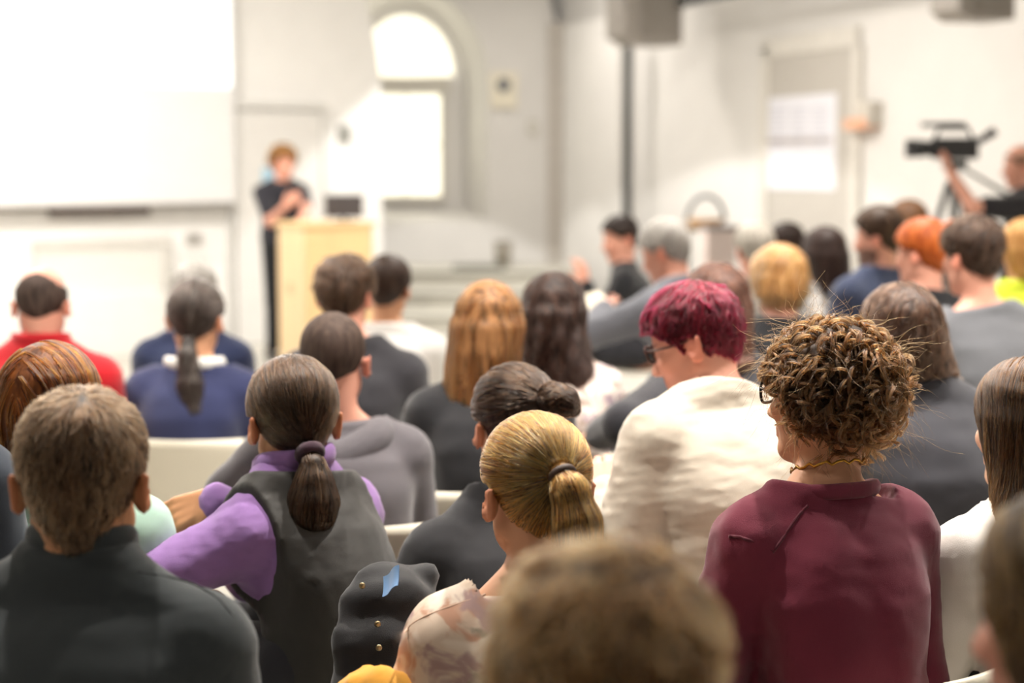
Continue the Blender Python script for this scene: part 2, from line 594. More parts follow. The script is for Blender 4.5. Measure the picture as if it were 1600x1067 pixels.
note = on_wall(FW, 'paper_note', 410, 262, 432, 291, 0.04, 0.045, mat('pale_blue_paper', (0.42, 0.66, 0.83), 0.8), label='pale blue paper note pinned on the white door', cat='paper')

# ---- far wall and right wall furniture
al = on_wall(WW, 'wall_clock', 766, 113, 808, 168, 0, 0.06, mat('alarm_cream', (0.80, 0.74, 0.60), 0.5), label='square cream clock box with a dark dial on the far wall', cat='clock')
c_ = WW.hit(787, 133, 0.06)
p = MB().tube([tuple(WW.at(c_[0], c_[1], 0.06)), tuple(WW.at(c_[0], c_[1], 0.075))], 0.075, 20).build('dial', mat('dial_dark', (0.12, 0.13, 0.15), 0.4))
p.data.transform(Matrix.Translation(-Vector(al.location))); p.parent = al
s_ = on_wall(WW, 'light_switch', 825, 188, 840, 211, 0, 0.03, mat('switch_beige', (0.55, 0.52, 0.45), 0.5), label='small beige light switch right of the clock box', cat='switch')
p = on_wall(WW, 'rocker', 829, 193, 836, 205, 0.03, 0.036, M_offwhite); p.location -= s_.location; p.parent = s_

d2 = on_wall(RW, 'door_2', 1197, 70, 1331, 330, 0, 0.03, M_greydoor, kind='structure')
zb = d2.location.z
d2.data.transform(Matrix.Diagonal((1, 1, 1, 1)))
for v in d2.data.vertices:
    if v.co.z < 0.2:
        v.co.z -= zb
for (x0, y0, x1, y1) in ((1188, 62, 1338, 72), (1188, 72, 1197, 330), (1331, 72, 1338, 330)):
    p = on_wall(RW, 'door_frame', x0, y0, x1, y1, 0, 0.05, mat('door2_frame', (0.66, 0.63, 0.58), 0.6))
    if y1 > 300:
        for v in p.data.vertices:
            if v.co.z < 0.2:
                v.co.z -= p.location.z
    p.location -= d2.location
    p.parent = d2
po = on_wall(RW, 'poster', 1195, 154, 1304, 297, 0.03, 0.037, mat('poster_paper', (0.80, 0.80, 0.86), 0.7, var=0.01), label='pale paper schedule sheet pinned on the grey door', cat='poster')
for k in range(9):
    for j in range(3):
        yy = 166 + k * 8
        p = on_wall(RW, 'print_line', 1203 + j * 33, yy, 1229 + j * 33, yy + 3, 0.0371, 0.0385, mat('poster_print', (0.64, 0.64, 0.71), 0.7))
        p.location -= po.location
        p.parent = po
p = on_wall(RW, 'print_band', 1198, 217, 1301, 224, 0.0371, 0.0385, mat('poster_band', (0.60, 0.55, 0.55), 0.7)); p.location -= po.location; p.parent = po
wl = on_wall(RW, 'wall_dispenser', 1338, 160, 1358, 196, 0, 0.12, mat('dispenser_grey', (0.58, 0.54, 0.48), 0.4), label='small grey and orange dispenser on the wall beside the poster door', cat='dispenser')
p = on_wall(RW, 'orange_base', 1318, 186, 1352, 201, 0.0, 0.13, mat('dispenser_orange', (0.78, 0.42, 0.27), 0.4)); p.location -= wl.location; p.parent = wl

# black post, dark rail and hanging fixtures
q = RW.at(*RW.hit(980, 300, 0.25), 0.25)
MB().tube([(0, 0, 0), (0, 0, 1.53 + (262 - 55) / F * q[1])], 0.045, 14).build('steel_post', M_dark, None, True, label='black steel post standing in front of the long wall', cat='post').location = (q[0], q[1], 0)
a_, b_ = RW.hit(1062, 3, 0.5), RW.hit(1440, -36, 0.5)
rail = empty('lighting_rail', tuple(RW.at(a_[0], a_[1], 0.5)), label='dark lighting rail running along the top of the long wall', cat='rail')
A_, B_ = Vector(RW.at(a_[0], a_[1], 0.5)), Vector(RW.at(b_[0], a_[1], 0.5))
MB().tube([(0, 0, 0), B_ - A_], 0.05, 10).build('rail_tube', M_dark, rail, True)
MB().tube([(0, 0, 0.16), B_ - A_ + Vector((0, 0, 0.16))], 0.04, 10).build('rail_tube', M_dark, rail, True)
for t in (0.04, 0.35, 0.65, 0.95):
    c = (B_ - A_) * t
    MB().tube([c, c + Vector((0, 0, CEIL - A_.z))], 0.02, 8).build('hanger', M_dark, rail, True)
M_fix = mat('fixture_grey', (0.34, 0.31, 0.28), 0.55, var=0.08)
def fixture(px, py, d, w, lab, tilt):
    c = P(px, py, d)
    e = empty('hanging_speaker', tuple(c), rz=0.35, label=lab, cat='speaker')
    s = w
    prof = [(-.5 * s, 0, -.36 * s), (-.28 * s, 0, -.5 * s), (.5 * s, 0, -.5 * s), (.5 * s, 0, .5 * s), (-.5 * s, 0, .5 * s)]
    MB().prism([(a * tilt, b, c2) for a, b, c2 in prof], (0, 0.8 * s, 0), (0, -0.4 * s, 0)).build('cabinet', M_fix, e)
    MB().box((0.1 * s * tilt, -0.41 * s, 0.0), (0.7 * s, 0.02 * s, 0.8 * s), bevel=0.004).build('grille', mat('grille_dark', (0.26, 0.235, 0.21), 0.7), e)
    MB().tube([(0, 0, .5 * s), (0, 0, CEIL - c[2])], 0.018, 8).build('bracket', M_dark, e, True)
fixture(1006, 22, 11.6, 0.56, 'grey wedge speaker hanging above the black post', 1)
fixture(1520, -18, 8.0, 0.40, 'grey wedge speaker hanging near the top corner above the video camera', 1)

# spot lamps washing the walls: their cones draw the arcs of light
zA = 3.75
def wall_wash(W, px, py, drop_a, energy, size, blend=0.12):
    u, z = W.hit(px, py)
    a = drop_a
    p = W.at(u, zA, a)
    e = empty('wall_washer', tuple(p), label='round ceiling spot lamp that washes the %s' % ('long wall' if W is RW else 'window wall'), cat='light')
    MB().tube([(0, 0, 0.25), (0, 0, 0.08)], 0.09, 18).build('can', M_dark, e, True)
    # a wall-washer lens: the beam is spread along the wall, kept tight across it
    o = add_light('wall_wash_light', 'SPOT', (p[0], p[1], zA), energy, (1.0, 0.97, 0.93), spot_size=2 * math.atan(a / (zA - z)), spot_blend=blend, shadow_soft_size=0.03)
    o.rotation_euler = (0, 0, math.atan2(W.u[1], W.u[0]))
    o.scale = (size, 1, 1)
    return o
wall_wash(RW, 1190, 232, 1.9, 240, 2.2)
wall_wash(WW, 700, 318, 1.7, 130, 1)

# ---- lectern with a monitor
M_wood = mat('light_birch', (0.80, 0.56, 0.29), 0.45, var=0.07, scale=5, stretch=(1, 1, 0.1), bump=0.05, bscale=30)
M_wood2 = mat('birch_side', (0.72, 0.53, 0.31), 0.45, var=0.07, scale=5, stretch=(1, 1, 0.1))
lp = floor_at(511, 9.75)
lec = empty('lectern', tuple(lp), rz=math.radians(33), label='pale birch wood lectern in front of the standing speaker', cat='lectern')
H_ = 1.10
MB().box((-0.275, 0.0, H_ / 2), (0.03, 0.44, H_), bevel=0.004).build('side_panel', M_wood2, lec)
MB().box((0.275, 0.0, H_ / 2), (0.03, 0.44, H_), bevel=0.004).build('side_panel', M_wood2, lec)
MB().box((0, -0.21, H_ / 2 + 0.02), (0.53, 0.03, H_ - 0.04), bevel=0.004).build('front_panel', M_wood, lec)
MB().box((0, 0.0, H_ + 0.012), (0.62, 0.48, 0.03), bevel=0.006).build('top', M_wood, lec)
MB().box((0, 0.02, 0.62), (0.53, 0.40, 0.025)).build('shelf', M_wood2, lec)
MB().box((0, 0.0, 0.03), (0.60, 0.47, 0.06), bevel=0.006).build('plinth', M_wood2, lec)
MB().ring((-0.291, 0.02, 0.63), 0.035, 0.008, (0, 1, 0), (0, 0, 1)).build('cable_grommet', mat('grommet', (0.45, 0.33, 0.2), 0.5), lec, True)
mo = lp + np.array([0.12, 0.02, H_ + 0.027])
mon = empty('monitor', tuple(mo), rz=math.radians(14), label='dark flat monitor standing on the lectern', cat='monitor')
MB().box((0.02, 0, 0.115), (0.29, 0.022, 0.17), bevel=0.006).build('screen_back', mat('monitor_dark', (0.055, 0.048, 0.05), 0.5), mon)
MB().box((0.02, 0.012, 0.115), (0.27, 0.004, 0.15)).build('screen', mat('monitor_glass', (0.02, 0.02, 0.025), 0.15), mon)
MB().tube([(0.02, 0.01, 0.0), (0.02, 0.01, 0.1)], 0.014, 10).build('stand', M_dark, mon, True)
MB().box((0.02, 0.0, 0.006), (0.16, 0.11, 0.01), bevel=0.003).build('base', M_dark, mon)

# bin on the step
bp_ = np.array([(786 - 800) / 2000 * 14.1, 14.1 * K, 0.45])
bn = empty('waste_bin', tuple(bp_), label='small taupe waste bin on the step under the clock', cat='bin')
MB().tube([(0, 0, 0), (0, 0, 0.27)], [0.082, 0.1], 20, True).build('body', mat('bin_taupe', (0.30, 0.27, 0.22), 0.6), bn, True)
MB().ring((0, 0, 0.27), 0.1, 0.008, (1, 0, 0), (0, 1, 0)).build('rim', mat('bin_rim', (0.2, 0.18, 0.15), 0.5), bn, True)
mt = MB().box((0, 0, 0.02), (0.55, 0.35, 0.04), bevel=0.01).build('door_mat', mat('mat_dark', (0.17, 0.17, 0.14), 0.9), label='flat dark mat on the step left of the waste bin', cat='mat')
mt.location = ((748 - 800) / 2000 * 13.9, 13.75 * K, 0.45)

# small stand with an arched basket, at the foot of the long wall
tp = floor_at(1100, 9.0)
zt = P(1100, 351, 9.0)[2]
tb = empty('side_table', tuple(tp), rz=0.15, label='narrow brown topped side table by the long wall', cat='table')
MB().box((0, 0, zt - 0.02), (0.40, 0.32, 0.03), bevel=0.006).build('table_top', mat('table_brown', (0.34, 0.24, 0.15), 0.5), tb)
for sx in (-0.16, 0.16):
    for sy in (-0.12, 0.12):
        MB().tube([(sx, sy, 0), (sx, sy, zt - 0.03)], 0.014, 8).build('leg', M_dark, tb, True)
ba = empty('handle_basket', (tp[0] + 0.0, tp[1], zt - 0.005), label='small basket with a dark arched handle on the side table', cat='basket')
MB().tube([(0.13 * math.cos(a), 0, 0.03 + 0.18 * math.sin(a)) for a in [PI * i / 16 for i in range(17)]], 0.017, 8).build('handle', mat('handle_slate', (0.16, 0.17, 0.18), 0.6), ba, True)
MB().tube([(0, 0, 0.0), (0, 0, 0.05)], [0.11, 0.135], 20).build('bowl', mat('basket_tan', (0.45, 0.28, 0.14), 0.7), ba, True)
bx = P(1122, 400, 8.6)
b2 = empty('display_box', (bx[0], bx[1], 0), rz=0.1, label='pale pink upright box standing beside the side table', cat='box')
MB().box((0, 0, P(1122, 358, 8.6)[2] / 2), (0.2, 0.2, P(1122, 358, 8.6)[2]), bevel=0.006).build('carton', mat('carton_pink', (0.66, 0.56, 0.53), 0.7), b2)
MB().box((0, 0, P(1122, 358, 8.6)[2] + 0.012), (0.21, 0.21, 0.03), bevel=0.006).build('lid', mat('carton_lid', (0.2, 0.18, 0.18), 0.6), b2)
# ------------------------------------------------------------------ signed-distance modelling of figures
RNG = np.random.default_rng(7)
f32 = np.float32


def C(h):
    h = h.lstrip('#')
    v = np.array([int(h[i:i + 2], 16) / 255 for i in (0, 2, 4)])
    return tuple(np.where(v <= 0.04045, v / 12.92, ((v + 0.055) / 1.055) ** 2.4))


def axis(lo, hi, h, fine=()):
    out = [lo]
    x = lo
    while x < hi:
        st = h
        for a, b, hf in fine:
            if a - h * 0.5 <= x <= b:
                st = min(st, hf)
        x += st
        out.append(x)
    return np.array(out, f32)


def smin(a, b, k):
    h = np.clip(0.5 + 0.5 * (b - a) / k, 0, 1)
    return b + (a - b) * h - k * h * (1 - h)


class Field:
    def __init__(self, xs, ys, zs, far=0.09):
        self.xs, self.ys, self.zs = xs, ys, zs
        self.far = far
        self.v = np.full((len(xs), len(ys), len(zs)), far, f32)

    def blank(self):
        return Field(self.xs, self.ys, self.zs, self.far)

    def sl(self, lo, hi):
        s = []
        for ax, a, b in zip((self.xs, self.ys, self.zs), lo, hi):
            i = max(int(np.searchsorted(ax, a)) - 1, 0)
            j = min(int(np.searchsorted(ax, b)) + 1, len(ax))
            s.append(slice(i, max(j, i + 1)))
        return tuple(s)

    def grid(self, s=None):
        if s is None:
            s = (slice(None),) * 3
        return self.xs[s[0]][:, None, None], self.ys[s[1]][None, :, None], self.zs[s[2]][None, None, :]

    def add(self, fn, lo, hi, k=0.02, pad=0.07, sub=False):
        s = self.sl(np.asarray(lo) - pad, np.asarray(hi) + pad)
        X, Y, Z = self.grid(s)
        d = fn(X, Y, Z).astype(f32)
        if sub:
            self.v[s] = -smin(-self.v[s], d, k)
        else:
            self.v[s] = smin(self.v[s], d, k)
        return self

    def cone(self, a, b, r1, r2, k=0.02, flat=None):
        a = np.asarray(a, float)
        b = np.asarray(b, float)
        ba = b - a
        L = max(float(ba @ ba), 1e-9)

        def fn(X, Y, Z):
            px, py, pz = X - a[0], Y - a[1], Z - a[2]
            t = np.clip((px * ba[0] + py * ba[1] + pz * ba[2]) / L, 0, 1)
            dx, dy, dz = px - t * ba[0], py - t * ba[1], pz - t * ba[2]
            return np.sqrt(dx * dx + dy * dy + dz * dz) - (r1 + (r2 - r1) * t)
        r = max(r1, r2)
        return self.add(fn, np.minimum(a, b) - r, np.maximum(a, b) + r, k)

    def ell(self, c, r, R=None, k=0.02, sub=False):
        c = np.asarray(c, float)
        r = np.asarray(r, float)
        R = np.eye(3) if R is None else R

        def fn(X, Y, Z):
            px, py, pz = X - c[0], Y - c[1], Z - c[2]
            q = [R[0, i] * px + R[1, i] * py + R[2, i] * pz for i in range(3)]
            k0 = np.sqrt((q[0] / r[0]) ** 2 + (q[1] / r[1]) ** 2 + (q[2] / r[2]) ** 2)
            k1 = np.sqrt((q[0] / r[0] ** 2) ** 2 + (q[1] / r[1] ** 2) ** 2 + (q[2] / r[2] ** 2) ** 2)
            return k0 * (k0 - 1) / np.maximum(k1, 1e-6)
        e = np.abs(R) @ r
        return self.add(fn, c - e, c + e, k, sub=sub)

    def mesh(self, v=None):
        return surface_nets(self.v if v is None else v, self.xs, self.ys, self.zs)

    def sample(self, p, v=None):
        v = self.v if v is None else v
        idx, fr = [], []
        for i, ax in enumerate((self.xs, self.ys, self.zs)):
            q = np.clip(p[:, i], ax[0], ax[-1])
            j = np.clip(np.searchsorted(ax, q) - 1, 0, len(ax) - 2)
            idx.append(j)
            fr.append((q - ax[j]) / (ax[j + 1] - ax[j]))
        out = 0
        for dx in (0, 1):
            for dy in (0, 1):
                for dz in (0, 1):
                    w = (fr[0] if dx else 1 - fr[0]) * (fr[1] if dy else 1 - fr[1]) * (fr[2] if dz else 1 - fr[2])
                    out = out + w * v[idx[0] + dx, idx[1] + dy, idx[2] + dz]
        return out

    def normal(self, p, v=None, e=0.004):
        g = np.stack([self.sample(p + np.eye(3)[i] * e, v) - self.sample(p - np.eye(3)[i] * e, v) for i in range(3)], 1)
        return g / np.maximum(np.linalg.norm(g, axis=1, keepdims=True), 1e-9)


CORN = np.array([[i, j, k] for i in (0, 1) for j in (0, 1) for k in (0, 1)])
EDG = [(a, b) for a in range(8) for b in range(a + 1, 8) if np.abs(CORN[a] - CORN[b]).sum() == 1]


def surface_nets(f, xs, ys, zs):
    f = f.copy()
    f[0], f[-1] = np.maximum(f[0], 1e-3), np.maximum(f[-1], 1e-3)
    f[:, 0], f[:, -1] = np.maximum(f[:, 0], 1e-3), np.maximum(f[:, -1], 1e-3)
    f[:, :, 0], f[:, :, -1] = np.maximum(f[:, :, 0], 1e-3), np.maximum(f[:, :, -1], 1e-3)
    s = f < 0
    cnt = np.zeros([n - 1 for n in f.shape], np.int8)
    nx, ny, nz = f.shape
    for c in CORN:
        cnt += s[c[0]:nx - 1 + c[0], c[1]:ny - 1 + c[1], c[2]:nz - 1 + c[2]]
    act = (cnt > 0) & (cnt < 8)
    I = np.argwhere(act)
    if not len(I):
        return np.zeros((0, 3)), np.zeros((0, 4), int)
    ids = np.full(cnt.shape, -1, np.int32)
    ids[act] = np.arange(len(I))
    vals = np.stack([f[I[:, 0] + c[0], I[:, 1] + c[1], I[:, 2] + c[2]] for c in CORN], 1)
    lo = np.stack([xs[I[:, 0]], ys[I[:, 1]], zs[I[:, 2]]], 1)
    hi = np.stack([xs[I[:, 0] + 1], ys[I[:, 1] + 1], zs[I[:, 2] + 1]], 1)
    acc = np.zeros((len(I), 3))
    num = np.zeros(len(I))
    for a, b in EDG:
        va, vb = vals[:, a], vals[:, b]
        m = (va < 0) != (vb < 0)
        t = np.where(m, va / np.where(m, va - vb, 1), 0)[:, None]
        pos = CORN[a] + (CORN[b] - CORN[a]) * t
        acc += pos * m[:, None]
        num += m
    V = lo + (hi - lo) * (acc / num[:, None])
    Q = []
    for ax in range(3):
        sa = [slice(None)] * 3
        sb = [slice(None)] * 3
        sa[ax], sb[ax] = slice(0, -1), slice(1, None)
        A, B = s[tuple(sa)], s[tuple(sb)]
        E = np.argwhere(A != B)
        if not len(E):
            continue
        o = [i for i in range(3) if i != ax]
        ok = (E[:, o[0]] > 0) & (E[:, o[1]] > 0) & (E[:, o[0]] < f.shape[o[0]] - 1) & (E[:, o[1]] < f.shape[o[1]] - 1)
        E = E[ok]
        q = []
        for da, db in ((1, 1), (0, 1), (0, 0), (1, 0)):
            c = E.copy()
            c[:, o[0]] -= da
            c[:, o[1]] -= db
            q.append(ids[c[:, 0], c[:, 1], c[:, 2]])
        q = np.stack(q, 1)
        flip = A[E[:, 0], E[:, 1], E[:, 2]]
        if ax == 1:
            flip = ~flip
        q[~flip] = q[~flip][:, ::-1]
        Q.append(q)
    return V, np.concatenate(Q)


def rz(a):
    a = math.radians(a)
    return np.array([[math.cos(a), -math.sin(a), 0], [math.sin(a), math.cos(a), 0], [0, 0, 1]])


def rx(a):
    a = math.radians(a)
    return np.array([[1, 0, 0], [0, math.cos(a), -math.sin(a)], [0, math.sin(a), math.cos(a)]])


def ry(a):
    a = math.radians(a)
    return np.array([[math.cos(a), 0, math.sin(a)], [0, 1, 0], [-math.sin(a), 0, math.cos(a)]])


def unit(v):
    v = np.asarray(v, float)
    return v / max(np.linalg.norm(v), 1e-9)


def waves(X, Y, Z, seed, lam, n=7):
    r = np.random.default_rng(seed)
    out = 0
    for i in range(n):
        k = r.normal(size=3)
        k = k / np.linalg.norm(k) * 2 * np.pi / (lam * r.uniform(0.6, 1.7))
        out = out + np.sin(k[0] * X + k[1] * Y + k[2] * Z + r.uniform(0, 6.28) + 0.8 * np.sin(0.6 * (k[1] * X + k[2] * Y - k[0] * Z)))
    return (out / n).astype(f32)


# ------------------------------------------------------------------ hair
def hairline(style):
    if style in ('short', 'bald'):
        return [-.13, -.055, -.03, -.022, .012, .02, .045, .07, .10], [-.078, -.072, -.03, .0, -.012, .012, .035, .058, .062]
    if style == 'curly':
        return [-.13, -.06, -.02, .015, .03, .05, .075, .12], [-.10, -.10, -.08, -.035, .015, .03, .045, .05]
    if style in ('pony', 'bun'):
        return [-.13, -.07, -.035, -.01, .03, .06, .085], [-.075, -.075, -.045, .012, .02, .045, .06]
    return [-.13, -.06, .0, .035, .05, .075, .1], [-.12, -.12, -.10, -.09, .0, .045, .06]


def make_hair(root, base, H, Rh, yaw, s, hp, tier):
    style = hp['style']
    Ry_ = rz(yaw)
    Rl = Ry_.T @ Rh
    h = hp.get('res', (0.0055, 0.0085, 0.011)[tier])
    tail = hp.get('tail', [])
    drop = hp.get('drop', [])
    tt, ts = hp.get('top', 0.018), hp.get('side', 0.008)
    m = 0.04 + max(tt, ts)
    lo = np.array([-.08 - m, -.11 - m, -.10 - m]) * s
    hi = np.array([.08 + m, .085 + m, .115 + m]) * s
    for p in tail:
        lo = np.minimum(lo, np.array(p[:3]) - p[3] - 0.03)
        hi = np.maximum(hi, np.array(p[:3]) + p[3] + 0.03)
    for z, w, e, yc, xc in drop:
        lo = np.minimum(lo, [xc - w - 0.03, yc - e - 0.03, z - 0.03])
        hi = np.maximum(hi, [xc + w + 0.03, yc + e + 0.03, z + 0.03])
    G = Field(axis(lo[0], hi[0], h), axis(lo[1], hi[1], h), axis(lo[2], hi[2], h), 0.2)
    X, Y, Z = np.meshgrid(G.xs, G.ys, G.zs, indexing='ij')
    hx = (Rl[0, 0] * X + Rl[1, 0] * Y + Rl[2, 0] * Z) / s
    hy = (Rl[0, 1] * X + Rl[1, 1] * Y + Rl[2, 1] * Z) / s
    hz = (Rl[0, 2] * X + Rl[1, 2] * Y + Rl[2, 2] * Z) / s
    t = ts + (tt - ts) * np.clip((hz - 0.0) / 0.085, 0, 1)
    t = t - 0.004 * np.clip((-hz - 0.02) / 0.05, 0, 1)
    t = t + hp.get('back', 0.0) * np.clip((-hy) / 0.08, 0, 1) * np.clip(1 - np.abs(hz - 0.01) / 0.1, 0, 1)
    rx_, ry_, rz_ = .0785 + t, .096 + t, .087 + t
    px, py, pz = hx, hy + .012, hz - .028
    if style in ('short', 'bald', 'pony', 'bun'):
        px = px * (1 + .30 * np.clip((-pz - .02) / .09, 0, 1))
    # the back of the skull runs down into the nape instead of closing like an egg
    pzz = np.where((pz < 0), pz * hp.get('low', 0.72), pz)
    k0 = np.sqrt((px / rx_) ** 2 + (py / ry_) ** 2 + (pzz / rz_) ** 2)
    k1 = np.sqrt((px / rx_ ** 2) ** 2 + (py / ry_ ** 2) ** 2 + (pzz / rz_ ** 2) ** 2)
    f = k0 * (k0 - 1) / np.maximum(k1, 1e-5)
    seed = hp.get('seed', 3)
    if hp.get('lump'):
        f = f + waves(X, Y, Z, seed, hp.get('lam', 0.045)) * hp['lump']
    yl, zl = hairline(style)
    if 'nape' in hp:
        zl = [hp['nape']] + [hp['nape'] + .004] + list(zl[2:])
    cut = (np.interp(hy, yl, zl) - hz) * 0.8
    if style == 'bald':
        cut = np.maximum(cut, (hz - 0.072 - 0.5 * np.clip(-hy - 0.075, -.02, .05)) * 0.9 - 0.016 * np.cos(hx * 30))
    if style in ('short', 'bald', 'pony', 'bun'):
        for sd in (-1, 1):
            ear = np.sqrt(((hx - sd * .095) / .035) ** 2 + ((hy + .008) / .026) ** 2 + ((hz + .022) / .040) ** 2) - 1
            f = np.maximum(f, -ear * .03)
    f = np.maximum(f, cut) * s
    if drop:
        zz = np.array([d[0] for d in drop])[::-1]
        col = lambda i: np.interp(Z, zz, np.array([d[i] for d in drop])[::-1])
        w, e, yc, xc = col(1), col(2), col(3), col(4)
        if hp.get('strandy'):
            ang = np.arctan2(Y - yc, X - xc)
            w = w * (1 + hp['strandy'] * np.sin(ang * 9 + 3 * np.sin(Z * 14 + seed)))
            e = e * (1 + hp['strandy'] * np.sin(ang * 9 + 3 * np.sin(Z * 14 + seed)))
        q0 = np.sqrt(((X - xc) / w) ** 2 + ((Y - yc) / e) ** 2)
        q1 = np.sqrt(((X - xc) / w ** 2) ** 2 + ((Y - yc) / e ** 2) ** 2)
        d = q0 * (q0 - 1) / np.maximum(q1, 1e-5)
        d = np.maximum(d, np.maximum(zz[0] + 0.012 * np.sin(X * 160) - Z, Z - zz[-1]))
        if hp.get('open', True):      # leave the face free
            face = np.sqrt((hx / .066) ** 2 + ((hy - .075) / .075) ** 2 + ((hz + .05) / .115) ** 2) - 1
            d = np.maximum(d, -face * 0.06)
        f = smin(f.astype(f32), d.astype(f32), 0.045)
    if tail:
        for a, b in zip(tail[:-1], tail[1:]):
            A, B = np.array(a[:3]), np.array(b[:3])
            ba = B - A
            tq = np.clip(((X - A[0]) * ba[0] + (Y - A[1]) * ba[1] + (Z - A[2]) * ba[2]) / (ba @ ba), 0, 1)
            dd = np.sqrt((X - A[0] - tq * ba[0]) ** 2 + (Y - A[1] - tq * ba[1]) ** 2 + (Z - A[2] - tq * ba[2]) ** 2) - (a[3] + (b[3] - a[3]) * tq)
            f = smin(f.astype(f32), dd.astype(f32), 0.010)
    if hp.get('fold'):
        f = f + (waves(X, Y, Z * 0.25, seed + 9, hp.get('flam', 0.03)) * hp['fold']).astype(f32)
    G.v = f.astype(f32)
    V, Q = G.mesh()
    Wd = lambda p: p @ Ry_.T + (H - base)
    me = mesh_np('hair', Wd(V), Q)
    dark, light = hp['dark'], hp['light']
    key = hp['dark_key']
    o = link('hair', me, hair_mat(key, dark, light, rough=hp.get('rough', 0.38)), root)
    # strands combed over the shell
    n = hp.get('n', (5200, 1300, 0)[tier])
    if not n or not len(V):
        return o
    r = np.random.default_rng(seed + 50)
    K = hp.get('k', 14)
    nc = max(n // hp.get('clump', 5), 1)
    rv = V[r.integers(0, len(V), nc)]
    cid = r.integers(0, nc, n)
    pos = rv[cid] + r.normal(size=(n, 3)) * hp.get('spread', 0.0028)
    L = hp.get('len', 0.10) * r.uniform(0.65, 1.25, nc)[cid] * r.uniform(0.8, 1.1, n)
    whorl = np.array(hp.get('whorl', (0.01, -.06, .10))) * s @ Rl.T
    tie = np.array(tail[0][:3]) if tail else None
    jit = r.normal(size=(nc, 3))[cid] * hp.get('jit', 0.25) + r.normal(size=(n, 3)) * hp.get('jit', 0.25) * 0.4
    lift = hp.get('lift', 0.004) * r.uniform(0.1, 1.3, n)
    off0 = r.uniform(0.0, 0.0022, n)
    pts = []
    ph = r.uniform(0, 6.28, nc)[cid]
    done = np.zeros(n, bool)
    for k in range(K):
        nr = G.normal(pos)
        pos = pos - nr * (G.sample(pos) - (off0 + lift * (k / (K - 1)) ** 2))[:, None]
        pts.append(pos.copy())
        if style in ('short', 'bald'):
            d = pos - whorl
            d = d / np.maximum(np.linalg.norm(d, axis=1, keepdims=True), 1e-6) + np.array([0, 0, -0.55])
        elif tail:
            d = tie - pos
            dist = np.linalg.norm(d, axis=1, keepdims=True)
            d = d / np.maximum(dist, 1e-6)
            # on the tail itself: follow it down
            seg = np.array([p[:3] for p in tail])
            T = np.zeros_like(pos)
            best = np.full(n, 9.0)
            for i in range(len(seg) - 1):
                ba = seg[i + 1] - seg[i]
                tq = np.clip(((pos - seg[i]) @ ba) / (ba @ ba), 0, 1)
                dd = np.linalg.norm(pos - seg[i] - tq[:, None] * ba, axis=1) - (tail[i][3] + (tail[i + 1][3] - tail[i][3]) * tq) - 0.004
                b_ = dd < best
                best = np.where(b_, dd, best)
                T[b_] = unit(ba)
            on = (best < 0.006)[:, None] & (((pos - seg[0]) @ unit(seg[1] - seg[0])) > 0.008)[:, None]
            done |= (dist[:, 0] < tail[0][3] + 0.012) & ~on[:, 0]
            d = np.where(on, T, d)
            if hp.get('free_tail'):
                pass
        else:
            part = hp.get('part', 0.0)
            side = np.sign(pos[:, :1] - part) * np.clip((pos[:, 2:3] - 0.0) / 0.08, 0, 1.5)
            d = np.concatenate([side * 0.9, -0.35 * np.clip((pos[:, 2:3]) / 0.08, 0, 1), -np.ones((n, 1))], 1)
        d = d + jit * (0.4 + 0.6 * k / K)
        wv = hp.get('wave', 0)
        if wv:
            d = d + wv * np.stack([np.sin(ph + k * 1.1), np.cos(ph * 1.3 + k * 0.9), 0 * ph], 1)
        d = d - nr * np.sum(d * nr, 1, keepdims=True)
        d = d / np.maximum(np.linalg.norm(d, axis=1, keepdims=True), 1e-6)
        pos = pos + d * (L / (K - 1))[:, None] * (~done[:, None])
    pts = np.stack(pts, 1)
    rad = hp.get('rad', 0.0008)
    strands(root, Wd(pts.reshape(-1, 3)).reshape(n, K, 3), rad, hair_mat(key, hp.get('sdark', dark), hp.get('slight', light), True, hp.get('rough', 0.38)), o)
    return o


def strands(root, pts, rad, m, parent, name='hair_strands', taper=0.35):
    n, K = pts.shape[:2]
    cu = bpy.data.hair_curves.new(name)
    cu.add_curves([K] * n)
    cu.attributes['position'].data.foreach_set('vector', np.ascontiguousarray(pts, f32).ravel())
    ra = cu.attributes.get('radius') or cu.attributes.new('radius', 'FLOAT', 'POINT')
    prof = rad * (1 - (1 - taper) * np.linspace(0, 1, K) ** 2)
    ra.data.foreach_set('value', np.tile(prof, n).astype(f32))
    cu.materials.append(m)
    o = bpy.data.objects.new(name, cu)
    COL.objects.link(o)
    o.parent = parent
    return o


